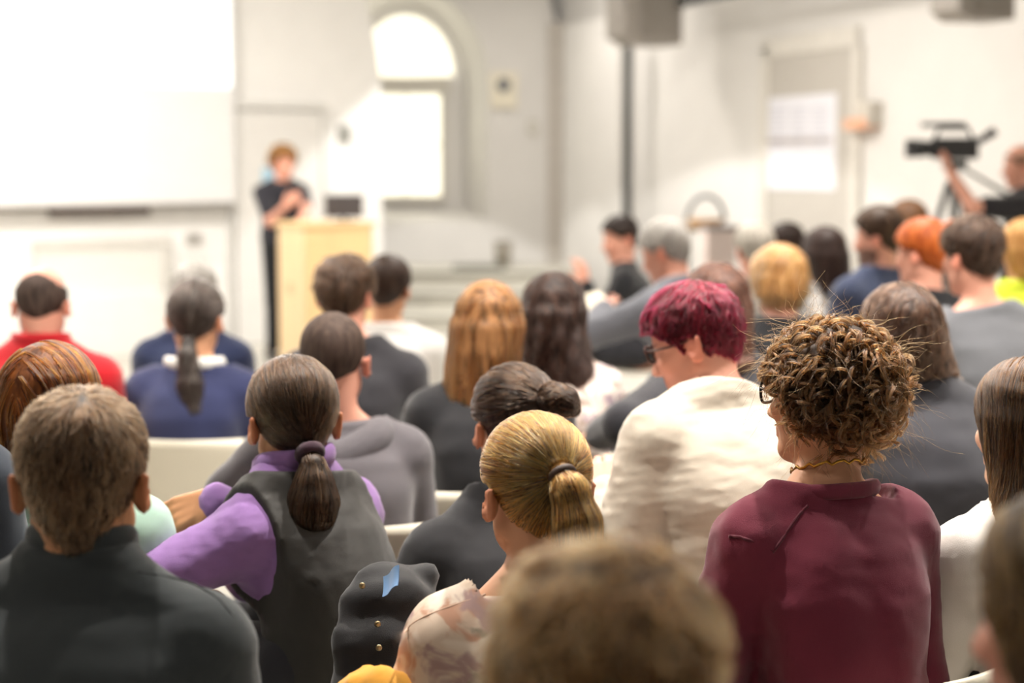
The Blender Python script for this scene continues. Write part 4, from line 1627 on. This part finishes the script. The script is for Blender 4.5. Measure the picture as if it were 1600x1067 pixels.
person('grey_man', 'person in a charcoal knit sweater with a ribbed stand-up collar', (130, 748, 1.83), 3,
       hr('short', 'short_brown', '#3a2b1e', '#6e563f', top=.013, side=.003, n=9000, len=.034, lift=.006, rad=.0008, clump=5, jit=.4, seed=5,
          sdark='#3a2a1c', slight='#a8876a', whorl=(.012, -.055, .11), spread=.004, nape=-.102, low=.5), cloth('charcoal_green', C('#34393b'), var=.08), pitch=6, byaw=-4, lean=(.0, -.07), nb=(0, -.03, -.155), sw=.178,
       tone='tan', tier=0, girth=1.05, neck_r=.06, cut=.082, collar=dict(r=.011, tall=2.0, gap=.0), fold=.003, s=1.02,
       extra=lambda I: seam(I, [(214, 895), (260, 902), (300, 912), (340, 935), (365, 965)], .002, cloth('charcoal_seam', C('#2a2e30'))))

def lav_extra(I):
    bead = P(494, 714, 2.14) - I['base']
person('vest', 'person in a lavender shirt and black vest, arms folded', (456, 655, 2.58), 24,
       hr('pony', 'dark_brown', '#221812', '#4b3829', top=.014, side=.009, n=7500, len=.15, lift=.0025, jit=.12, k=16, clump=7, seed=8, rad=.0008,
          sdark='#2a1d14', slight='#7a6048', tail=[(.0, -.116, -.048, .016), (.0, -.140, -.072, .022), (-.002, -.146, -.105, .036), (-.004, -.148, -.14, .047), (-.006, -.148, -.160, .047)],
          tie=dict(R=.022, r=.009, mat=cloth('scrunchie', C('#3a2430'))), fold=.0015),
       cloth('lavender', C('#8a68a0'), var=.08), pitch=8, byaw=50, lean=(-.01, -.12), nb=(-.022, -.03, -.132), sw=.142, chair_yaw=62, girth=.88, tone='tan', tier=0, fold=.006, flam=.09,
       neck_r=.048, cut=.065, collar=dict(r=.012, tall=1.8, gap=.004, name='shirt_collar'), vest=dict(name='vest', mat=cloth('vest_black', C('#2c2a27'), var=.1, rough=.6, bump=.15), drop=.03, w=.96),
       fabric='shirt', hands=(RGT,), arms={LEFT: (('p', 195, 915, 2.38), ('p', 275, 930, 2.6)), RGT: (('p', 470, 1000, 2.85), ('p', 336, 780, 2.60), dict(dir=(-.085, .0, -.035), palm=(0, .8, -.6), thumb=1, curl=.55))}, extra=None)

def floral_extra(I):
    seam(I, [(766, 927), (735, 938), (700, 950), (668, 962), (645, 975), (625, 997)], .002, mat('blouse_piping', C('#c9a892'), 0.8))
person('pony_blond', 'person in a beige floral blouse behind the blurred crown', (834, 763, 2.12), 22,
       hr('pony', 'golden', '#5a3c1c', '#a87c42', top=.012, side=.009, n=12000, len=.16, lift=.002, jit=.07, k=16, clump=10, seed=14, rad=.00065,
          sdark='#6a3c12', slight='#f0b46a', tail=[(.0, -.112, .042, .020), (.004, -.142, .018, .028), (.010, -.156, -.03, .036), (.012, -.158, -.10, .040), (.012, -.155, -.17, .034), (.012, -.15, -.22, .012)],
          tie=dict(R=.021, r=.005, mat=mat('elastic_brown', C('#3a2418'), .6)), fold=.0015),
       patterned('floral', C('#cdb9a6'), [C('#b98f78'), C('#8d8474'), C('#d8c8b8'), C('#a68a86')], 13, (.54, .63)), pitch=4, byaw=20, lean=(.0, -.07), nb=(.0, -.03, -.162), sw=.162,
       tone='warm', tier=0, fold=.004, flam=.09, neck_r=.046, cut=.0, fabric='blouse', face=True, extra=floral_extra,
       arms={LEFT: ((.09, .03, -.26), None)})

def shirt_extra(I):
    pass
person('white_shirt', 'person in a crisp white shirt at the right edge', (1604, 664, 2.4), 37,
       hr('long', 'auburn_brown', '#2e1c10', '#5e3f26', top=.014, side=.010, n=7500, len=.34, lift=.003, jit=.08, k=20, clump=8, seed=19, rad=.0009, part=.0,
          sdark='#35210f', slight='#8a6844', drop=[(.05, .06, .055, -.02, 0), (.02, .085, .08, -.02, 0), (-.05, .092, .085, -.03, -.004), (-.10, .090, .075, -.04, -.02), (-.16, .085, .06, -.055, -.05), (-.21, .055, .035, -.065, -.075), (-.235, .02, .015, -.065, -.085)], wave=.05),
       cloth('white_shirt', C('#e2dcd6'), var=.04, sheen=0), pitch=6, byaw=18, lean=(.03, -.08), sw=.15, tone='pale', tier=0, fold=.007, flam=.08, neck_r=.046, cut=.03, fabric='shirt', face=True, collar=dict(r=.009, tall=2.2, name='shirt_collar'))

person('foreground', 'person in the blurred foreground, only the crown in view', (945, 1095, 1.13), 10,
       hr('short', 'ash_brown', '#3a2c1f', '#8a6c4e', top=.024, side=.015, n=3500, len=.06, lift=.010, rad=.0012, jit=.8, clump=12, seed=23, lump=.006, lam=.05,
          sdark='#5a3d24', slight='#d0a070', spread=.007), cloth('brown_jumper', C('#5a4636')), tier=1, s=1.03, lean=(0, -.05), byaw=0)

person('foreground_right', 'person in a dark top blurred at the near right edge', (1690, 962, 1.2), 52,
       hr('long', 'light_brown', '#46351f', '#8a7050', top=.014, side=.012, n=3000, len=.3, lift=.004, jit=.1, k=16, clump=14, seed=29, rad=.0011, sdark='#4a3824', slight='#b8976e',
          drop=long_drop(.34, .094, .10, .07, .05)), cloth('dark_plum', C('#2e2226')), tier=1, tone='pink', byaw=20, face=True)

person('edge_navy', 'person in a slate blue jumper at the left picture edge', (-196, 545, 2.35), 10,
       hr('short', 'plain_brown', '#33261b', '#5a4634', n=0), cloth('slate', C('#3a414c')), tier=1, sw=.185, girth=1.05)

# --- second and third rows
def red_extra(I):
    glasses(I, mat('glasses_brown', C('#4a2a22'), 0.3))
person('cream', 'person in a cream sweater bent over a paper', (1082, 533, 2.85), 72,
       hr('short', 'wine_red', '#4a0e1e', '#8a2138', top=.017, side=.009, back=.006, n=4200, len=.05, lift=.006, rad=.0011, jit=.45, clump=9, seed=31, sdark='#4f0f20', slight='#94304a', lump=.004),
       cloth('cream_knit', C('#c8beae'), var=.05), pitch=24, byaw=34, lean=(-.02, -.17), nb=(.0, -.085, -.128), sw=.178, girth=1.24, tone='pink', tier=0, fold=.007, flam=.11, face=True,
       neck_r=.055, cut=.02, hands=(LEFT,), extra=red_extra,
       arms={LEFT: (('p', 985, 850, 2.7), ('p', 948, 768, 2.85), dict(palm=(0.3, 0, -1), curl=.8, thumb=1))})

person('auburn', 'person in a mint green top before the charcoal sweater', (80, 638, 2.5), -8,
       hr('long', 'copper', '#4a260f', '#8a4f22', top=.016, side=.014, n=3000, len=.17, lift=.004, jit=.12, clump=10, seed=37, rad=.0011, sdark='#54290f', slight='#b87a3e', part=-.02,
          drop=[(.045, .06, .06, -.02, 0), (.01, .09, .085, -.02, 0), (-.04, .102, .09, -.02, 0), (-.075, .10, .085, -.025, 0), (-.095, .07, .06, -.03, 0)]),
       cloth('mint', C('#a5c4b4'), var=.05), tier=1, sw=.165, byaw=0, sleeve='short', fabric='top', girth=1.12, arms={RGT: ((.02, .03, -.28), None)})

person('bun', 'person in a black sweatshirt sitting left of the floral blouse', (802, 662, 2.7), 22,
       hr('bun', 'espresso', '#211711', '#4a382b', top=.012, side=.009, n=2600, len=.14, lift=.003, jit=.14, clump=8, seed=41, rad=.001, sdark='#261a13', slight='#6e5644',
          tail=[(.03, -.095, .055, .018), (.042, -.118, .066, .030), (.062, -.125, .058, .028), (.085, -.118, .04, .012)], fold=.003),
       BLACK, tier=1, byaw=30, sw=.16, lean=(-.10, -.16), nb=(-.055, -.06, -.175), chair_yaw=68, tone='warm', fabric='sweatshirt', fold=.006, arms={LEFT: ((.12, .10, -.22), None)})

def hoodie_extra(I):
    T = I['T']
    G = T.blank()
    N, Rb = I['N'], I['Rb']
    for k in range(10):
        a, b = [PI * (1.0 + i / 10 * 1.0) for i in (k, k + 1)]
        q = lambda t: N + Rb @ np.array([math.cos(t) * .112, math.sin(t) * .085 - .005, -.05 + .055 * abs(math.cos(t)) - .02])
        G.cone(q(a), q(b), .042, .042, .02)
    V, Q = T.mesh(np.maximum(G.v, -(np.linalg.norm(np.stack(np.broadcast_arrays(T.grid()[0] - N[0], T.grid()[1] - N[1], 0 * T.grid()[2])), axis=0) - .066)))
    link('hood', mesh_np('hood', V - I['base'], Q), cloth('hoodie_grey', C('#5a565a')), I['root'])
person('hoodie', 'person in a grey hooded sweatshirt in front of the vest', (520, 562, 3.2), 2,
       hr('short', 'buzz', '#3a2d26', '#55453c', top=.005, side=.003, n=0, rough=.6), cloth('hoodie_grey', C('#5a565a')), tier=1, sw=.17, byaw=12, lean=(.03, -.08), tone='pink', cut=.02,
       neck_r=.056, extra=hoodie_extra, fabric='sweatshirt', arms={LEFT: (('p', 395, 725, 2.95), ('p', 340, 775, 3.05))})

person('blazer', 'person in a dark charcoal blazer behind the maroon sweater', (1405, 526, 3.1), 14,
       hr('long', 'chestnut', '#2e1e16', '#5c4233', top=.016, side=.014, n=2600, len=.16, lift=.005, jit=.2, wave=.5, clump=10, seed=43, rad=.0012, sdark='#35231a', slight='#9a7a66',
          drop=[(.045, .06, .06, -.02, 0), (.01, .09, .085, -.02, 0), (-.05, .105, .09, -.03, .012), (-.085, .112, .088, -.035, .02), (-.11, .09, .06, -.04, .02)], fold=.006, flam=.05), CHAR, tier=1,
       byaw=10, lean=(.075, -.12), nb=(.035, -.05, -.145), sw=.168, girth=1.05, fabric='blazer', fold=.004)

person('red_shirt', 'person in a bright red turtleneck at the far left', (66, 474, 4.1), 2,
       hr('bald', 'greying', '#2c221d', '#5a4a42', top=.004, side=.004, n=0, rough=.6), cloth('red', C('#b81822'), var=.06), tier=1, sw=.185, tone='pink', cut=.065, neck_r=.058,
       collar=dict(r=.010, tall=1.8, gap=0), girth=1.05, fold=.003)

def white_collar(I):
    pass
person('navy_pony', 'person in a navy jacket with a white shirt collar', (307, 497, 4.15), -8,
       hr('pony', 'greying_dark', '#1d1816', '#5b544f', top=.012, side=.010, n=1800, len=.14, lift=.003, jit=.1, clump=7, seed=47, rad=.0013, sdark='#241915', slight='#7e7068',
          tail=[(.01, -.112, -.070, .024), (.012, -.130, -.11, .030), (.022, -.140, -.20, .040), (.042, -.145, -.29, .040), (.05, -.145, -.37, .016)]), NAVY, tier=1, sw=.162, byaw=-4,
       tone='warm', cut=.02, fabric='jacket', collar=dict(r=.012, tall=1.8, gap=.002, mat=mat('white_collar', (.75, .74, .70), .8), name='shirt_collar', lift=.012))

person('white_hair_navy', 'person in a dark navy coat in the very front row', (303, 463, 5.0), 0,
       hr('short', 'white', '#8a8680', '#bdb9b4', top=.02, side=.014, n=0), NAVY2, tier=2, sw=.165, fabric='coat')

person('black_tee', 'person in a black T-shirt in front of the lectern', (540, 461, 4.25), -14,
       hr('short', 'mid_brown', '#2d2018', '#5c4636', top=.022, side=.014, back=.008, n=1600, len=.05, lift=.008, jit=.5, lump=.006, seed=53, rad=.0013, sdark='#33251b', slight='#7a6250'), cloth('black_tee', C('#2e2d31')), tier=1, sw=.178,
       byaw=-6, lean=(.04, -.05), nb=(.03, -.03, -.185), sleeve='short', fabric='t_shirt', tone='pink')

person('white_tee', 'person in a white T-shirt beside the lectern', (606, 451, 5.0), -10,
       hr('short', 'deep_brown', '#241914', '#46342a', top=.022, side=.012, n=0, lump=.004), cloth('white_tee', C('#d8d6d2'), var=.03, sheen=0), tier=2, sw=.17, byaw=-8, sleeve='short', fabric='t_shirt', tone='warm',
       lean=(.03, -.05))

person('long_blond', 'person in a black cardigan with one elbow out, mid audience', (763, 510, 3.55), -8,
       hr('long', 'honey', '#5a3c20', '#a4744a', top=.015, side=.014, n=2600, len=.30, lift=.004, jit=.1, clump=14, seed=59, rad=.0014, sdark='#5f3c1c', slight='#dca470', part=.02, wave=.06,
          drop=long_drop(.32, .095, .105, .075, .05, x1=-.035), strandy=.03), BLACK, tier=1, sw=.165, byaw=8, lean=(-.02, -.1), fabric='cardigan',
       arms={LEFT: ((.10, .02, -.26), (.12, .22, -.33))})

person('long_dark', 'person in a pale print top, bare forearm in the lap', (866, 488, 4.0), -12,
       hr('long', 'black_brown', '#1d1310', '#46322a', top=.016, side=.014, n=2200, len=.34, lift=.006, jit=.16, wave=.5, clump=12, seed=61, rad=.0014, sdark='#20140f', slight='#6a4e42',
          drop=long_drop(.37, .09, .115, .075, .055, x1=.075), strandy=.06, fold=.004), patterned('pale_print', C('#b9aca4'), [C('#9a8a92'), C('#d8cfc8'), C('#8a7a70')], 22), tier=1, sw=.158, byaw=-10,
       lean=(.04, -.1), sleeve='short', fabric='top', arms={RGT: (('p', 905, 690, 3.85), ('p', 950, 668, 4.05))}, hands=(RGT,), tone='pink')

person('dark_sleeve', 'person in a black jacket, arm stretched out behind the cream sweater', (1118, 480, 3.75), 10,
       hr('long', 'rose_brown', '#3a2620', '#6e4c3e', top=.016, side=.012, n=1200, len=.14, lift=.005, seed=67, rad=.0014, wave=.3, jit=.2, sdark='#40281f', slight='#9a7262', drop=long_drop(.2, .09, .09, .06, .05)),
       cloth('black_jacket', C('#27262b')), tier=1, sw=.165, byaw=20, lean=(-.02, -.1), arms={LEFT: (('p', 990, 650, 3.6), ('p', 935, 680, 3.7))}, fabric='jacket')

person('grey_suit', 'person in a grey suit jacket leaning over papers', (1037, 393, 5.1), 62,
       hr('short', 'snow', '#8f8b86', '#bfbbb6', top=.018, side=.014, n=0), cloth('grey_suit', C('#6c6e76'), var=.08), pitch=24, byaw=42, lean=(.05, -.2), nb=(0, -.09, -.15), sw=.18, girth=1.1, tier=2,
       tone='pink', face=True, fabric='jacket', arms={LEFT: (('p', 940, 540, 4.9), ('p', 945, 482, 5.2))})

person('far_black', 'person in a black top seated by the steel post, hand to the face', (968, 372, 7.0), 105,
       hr('short', 'far_black', '#1a1412', '#352822', top=.016, side=.012, n=0), BLACK, pitch=15, byaw=80, sw=.16, tier=2, tone='pink', face=True, lean=(0, -.12),
       arms={LEFT: ((.06, .14, -.24), (.0, .22, .06)), RGT: ((.04, .12, -.25), (-.02, .34, -.3))}, hands=(LEFT,), seat_label='cream chair by the steel post, its sitter turned sideways')

person('blond_short', 'person in a black cardigan between grey suit and charcoal blazer', (1215, 438, 4.7), 32,
       hr('long', 'yellow_blond', '#9a6c38', '#d4a874', top=.02, side=.016, n=1300, len=.10, lift=.006, jit=.2, seed=71, rad=.0014, sdark='#a2703c', slight='#f0caa0',
          drop=[(.045, .06, .06, -.02, 0), (.01, .09, .08, -.02, 0), (-.05, .096, .08, -.03, 0), (-.08, .07, .05, -.03, 0)]), BLACK, tier=1, sw=.16, byaw=20, tone='pink', fabric='cardigan', face=True)

person('white_far', 'person in a light jacket seated by the side table', (1178, 390, 6.0), 15,
       hr('short', 'ivory', '#938d83', '#c0bab0', top=.02, side=.014, n=0), cloth('light_jacket', C('#8a857e')), tier=2, sw=.165, fabric='jacket', tone='pink')

person('print_top', 'person in a black and white print top by the poster', (1286, 398, 5.7), 35,
       hr('long', 'dark_straight', '#231714', '#3f2e28', top=.015, side=.013, n=0, drop=long_drop(.20, .09, .095, .07, .06)),
       patterned('mono', C('#2a2828'), [C('#d8d4d0'), C('#b8b4b0')], 26, (.5, .53)), tier=2, sw=.165, tone='pink', face=True, fabric='blouse')

person('far_dark', 'person in dark clothes half hidden beside the print top', (1226, 383, 7.2), 70,
       hr('short', 'far_dark_hair', '#1f1613', '#3a2a24', top=.018, side=.012, n=0), CHAR, tier=2, tone='pink', face=True)

person('blue_sweater', 'person in a slate blue sweater looking towards the screen', (1371, 370, 5.4), 62,
       hr('short', 'brown_short', '#2c1f18', '#55402f', top=.022, side=.012, n=0, beard=True, lump=.004), cloth('slate_blue', C('#3d4660')), tier=2, sw=.172, byaw=25, tone='pink', face=True)

person('far_brown', 'person in a brown top behind the slate blue sweater', (1416, 351, 6.5), 48,
       hr('long', 'far_brown_hair', '#4a3020', '#7a5638', top=.016, side=.013, n=0, drop=long_drop(.18, .09, .09, .07, .05)), cloth('brown_top', C('#5a4a42')), tier=2, tone='pink', face=True)

person('orange', 'person in a black top between slate blue and heather sweaters', (1440, 396, 4.7), 48,
       hr('pony', 'copper_orange', '#8a3a12', '#c86a2c', top=.018, side=.014, n=0, tail=[(.0, -.10, .07, .03), (.0, -.12, .09, .035), (.0, -.125, .10, .03)]), BLACK, tier=2, byaw=15, sw=.165, tone='pink', face=True, fabric='top')

person('grey_sweater', 'person in a heather grey sweater near the video camera', (1517, 401, 4.2), 30,
       hr('short', 'dark_short', '#241a15', '#4c3a2f', top=.022, side=.010, n=1500, len=.04, lift=.006, jit=.4, seed=83, rad=.0014, sdark='#281c16', slight='#6b5444', lump=.003),
       cloth('heather', C('#5c5d61'), var=.12), tier=1, sw=.185, girth=1.08, byaw=14, lean=(.06, -.08), nb=(.03, -.03, -.185), tone='pink', face=True, cut=.03)

person('lime', 'person in a lime yellow jacket at the right picture edge', (1600, 390, 5.3), 30,
       hr('long', 'sandy', '#a06a34', '#d8a868', top=.016, side=.012, n=0, drop=long_drop(.14, .085, .08, .06, .05)), cloth('lime', C('#cddc3a'), var=.05), tier=2, sw=.165, tone='pink', face=True, fabric='jacket', byaw=5)

# --- standing people
person('speaker', 'person in a dark blouse and black trousers speaking behind the lectern', (443, 254, 10.1), -146,
       hr('short', 'speaker_curls', '#5a3a22', '#a87844', top=.032, side=.028, back=.012, lump=.008, n=1500, len=.04, lift=.01, jit=.9, seed=89, rad=.002, sdark='#5a3a22', slight='#c89a60'),
       cloth('ink_blouse', C('#25252c')), tier=1, stand=True, sw=.165, byaw=-150, tone='pink', face=True, sleeve='short', fabric='blouse', hands=(RGT, LEFT), lean=(0, -.02), pitch=4,
       trousers=cloth('black_trousers', C('#161719')),
       arms={RGT: (('p', 404, 350, 10.1), ('p', 446, 322, 9.86), dict(dir=(.06, -.03, .05), palm=(0, 1, 0), curl=.9)), LEFT: (('p', 492, 340, 10.1), ('p', 474, 338, 9.85), dict(palm=(0, 0, -1), curl=.8))})

person('operator', 'person in a black T-shirt reaching up to the video camera', (1594, 258, 7.3), 84,
       hr('bald', 'operator_hair', '#5a4638', '#8a705c', top=.003, side=.003, n=0), cloth('operator_black', C('#2a282b')), tier=1, stand=True, sw=.18, byaw=62, pitch=10, tone='pink', face=True, sleeve='short', fabric='t_shirt',
       hands=(LEFT,), lean=(0, -.02), arms={LEFT: (('p', 1528, 322, 7.15), ('p', 1484, 268, 7.2), dict(dir=(0, .05, .08), palm=(-.6, .5, 0), curl=.8)), RGT: ((.05, .15, -.24), (-.1, .33, -.2))})
# ------------------------------------------------------------------ small things
# video camera on its tripod
M_cam = mat('camera_black', (0.03, 0.03, 0.032), 0.4, var=0.1)
cz = P(1492, 232, 7.25)
vc = empty('video_camera', tuple(cz), rz=math.radians(78), label='black video camera on a tripod aimed at the stage', cat='camera')
MB().box((0, 0, 0), (0.10, 0.26, 0.12), bevel=0.012).build('body', M_cam, vc)
MB().tube([(0, 0.13, 0), (0, 0.16, 0), (0, 0.225, 0)], [0.042, 0.046, 0.052], 20).build('lens', M_cam, vc, True)
MB().box((0, 0.25, 0), (0.13, 0.05, 0.10), bevel=0.006).build('lens_hood', mat('camera_grey', (0.09, 0.09, 0.095), 0.5), vc)
MB().tube([(0, -0.09, 0.06), (0, -0.07, 0.115), (0, 0.09, 0.115), (0, 0.11, 0.06)], 0.012, 10).build('handle', M_cam, vc, True)
MB().tube([(0.03, -0.06, 0.135), (0.03, 0.19, 0.135)], 0.014, 10).build('microphone', M_cam, vc, True)
MB().tube([(0, -0.13, 0.04), (0, -0.22, 0.10)], [0.02, 0.028], 12).build('viewfinder', M_cam, vc, True)
MB().box((0.09, 0.04, 0.02), (0.09, 0.012, 0.07), bevel=0.004).build('flip_screen', mat('camera_grey', (0.09, 0.09, 0.095), 0.5), vc)
tz_ = cz[2] - 0.07
tr = empty('tripod', (cz[0], cz[1], 0), label='black tripod carrying the video camera', cat='tripod')
MB().box((0, 0, tz_ - 0.02), (0.12, 0.12, 0.05), bevel=0.01).build('head', M_dark, tr)
MB().tube([(0, 0, tz_ - 0.04), (0, 0, tz_ - 0.35)], 0.02, 10).build('column', M_dark, tr, True)
for k in range(3):
    a = 0.4 + k * 2 * PI / 3
    MB().tube([(0.03 * math.cos(a), 0.03 * math.sin(a), tz_ - 0.12), (0.24 * math.cos(a), 0.24 * math.sin(a), 0.75), (0.42 * math.cos(a), 0.42 * math.sin(a), 0.0)], [0.02, 0.016, 0.011], 8).build('leg', M_dark, tr, True)
MB().tube([(0.03, 0, tz_ - 0.03), (0.33, -0.1, tz_ - 0.22)], [0.009, 0.014], 8).build('pan_handle', M_dark, tr, True)

def sheet(name, c, sx, sy, rot, m, lab, cat='paper'):
    V, Q = [], []
    n = 8
    for side in (0, 1):
        for j in range(n + 1):
            for i in range(n + 1):
                a, b = i / n - .5, j / n - .5
                V.append((a * sx, b * sy, .012 * math.sin(a * 3.5) + .008 * b * b - side * .0015))
    k = (n + 1) ** 2
    for j in range(n):
        for i in range(n):
            p = j * (n + 1) + i
            Q.append((p, p + 1, p + n + 2, p + n + 1))
            Q.append((k + p + n + 1, k + p + n + 2, k + p + 1, k + p))
    o = link(name, mesh_np(name, np.array(V), np.array(Q)), m)
    o.location = c
    o.rotation_euler = rot
    return tag(o, lab, cat)

M_paper = mat('white_paper', (0.86, 0.85, 0.83), 0.7, var=0.02)
sheet('paper_sheet', P(928, 782, 2.87), .21, .28, (.35, .1, .6), M_paper, 'white sheet of paper held by the person in the cream sweater')
sheet('paper_sheet', P(938, 482, 5.25), .15, .21, (.5, .0, .7), mat('cream_paper', (0.80, 0.74, 0.60), 0.7), 'cream papers held by the person in the grey suit')

def drape(name, pts, r, m, lab, cat, seed, amp=.012, lam=.07, bits=None):
    """soft bundle of cloth: rounded cones merged into one crumpled surface"""
    A = np.array([p for p, _ in pts])
    rr = max(r_ for _, r_ in pts)
    lo, hi = A.min(0) - rr - .05, A.max(0) + rr + .05
    G = Field(axis(lo[0], hi[0], .0095), axis(lo[1], hi[1], .0095), axis(lo[2], hi[2], .0095), .2)
    for (a, ra), (b, rb) in zip(pts[:-1], pts[1:]):
        G.cone(a, b, ra, rb, .04)
    X, Y, Z = G.grid()
    v = G.v + waves(X, Y, Z, seed, lam) * amp + waves(X, Y, Z, seed + 1, lam * .4) * amp * .4
    V, Q = G.mesh(v)
    base = np.array([A[:, 0].mean(), A[:, 1].mean(), V[:, 2].min()])
    e = empty(name, tuple(base), 0, lab, cat)
    link('cloth', mesh_np('cloth', V - base, Q), m, e)
    return e, base

e, b = drape('black_jacket', [(P(660, 905, 2.33), .03), (P(600, 915, 2.30), .035), (P(565, 945, 2.28), .03), (P(562, 1010, 2.26), .034), (P(560, 1090, 2.25), .036), (P(600, 1100, 2.25), .04), (P(602, 1010, 2.26), .04), (P(605, 940, 2.29), .035),
             (P(645, 960, 2.31), .035), (P(645, 1090, 2.29), .04)], 0, cloth('jacket_black', C('#17171a'), rough=.7),
             'black jacket with metal snaps hung over the chair beside the vest', 'jacket', 5, .013, .12)
for (x, y) in ((590, 975), (592, 1012), (571, 1049), (566, 915)):
    MB().ball(tuple(P(x, y, 2.215) - b), (.006, .004, .006), 10).build('snap', mat('snap_brass', C('#9a8a6a'), .3, metal=1.0), e, True)
sheet('folded_cloth', P(611, 908, 2.21), .052, .038, (1.0, -.35, -.5), cloth('sky_denim', C('#7ea6d6')), 'folded light blue cloth tucked beside the black jacket', 'cloth')
e, b = drape('mustard_coat', [(P(552, 1105, 2.06), .045), (P(590, 1098, 2.04), .05), (P(640, 1120, 2.04), .05)], 0, cloth('mustard', C('#d99a34'), scale=20), 'mustard yellow coat folded beside the floral blouse', 'coat', 13)
e, b = drape('brown_bag', [(P(720, 705, 3.75), .05), (P(690, 735, 3.7), .06), (P(640, 700, 3.75), .04)], 0, patterned('bag_print', C('#7a5a3a'), [C('#c88a3a'), C('#4a3626')], 18), 'brown and ochre bag in front of the black cardigan', 'bag', 17, .008)
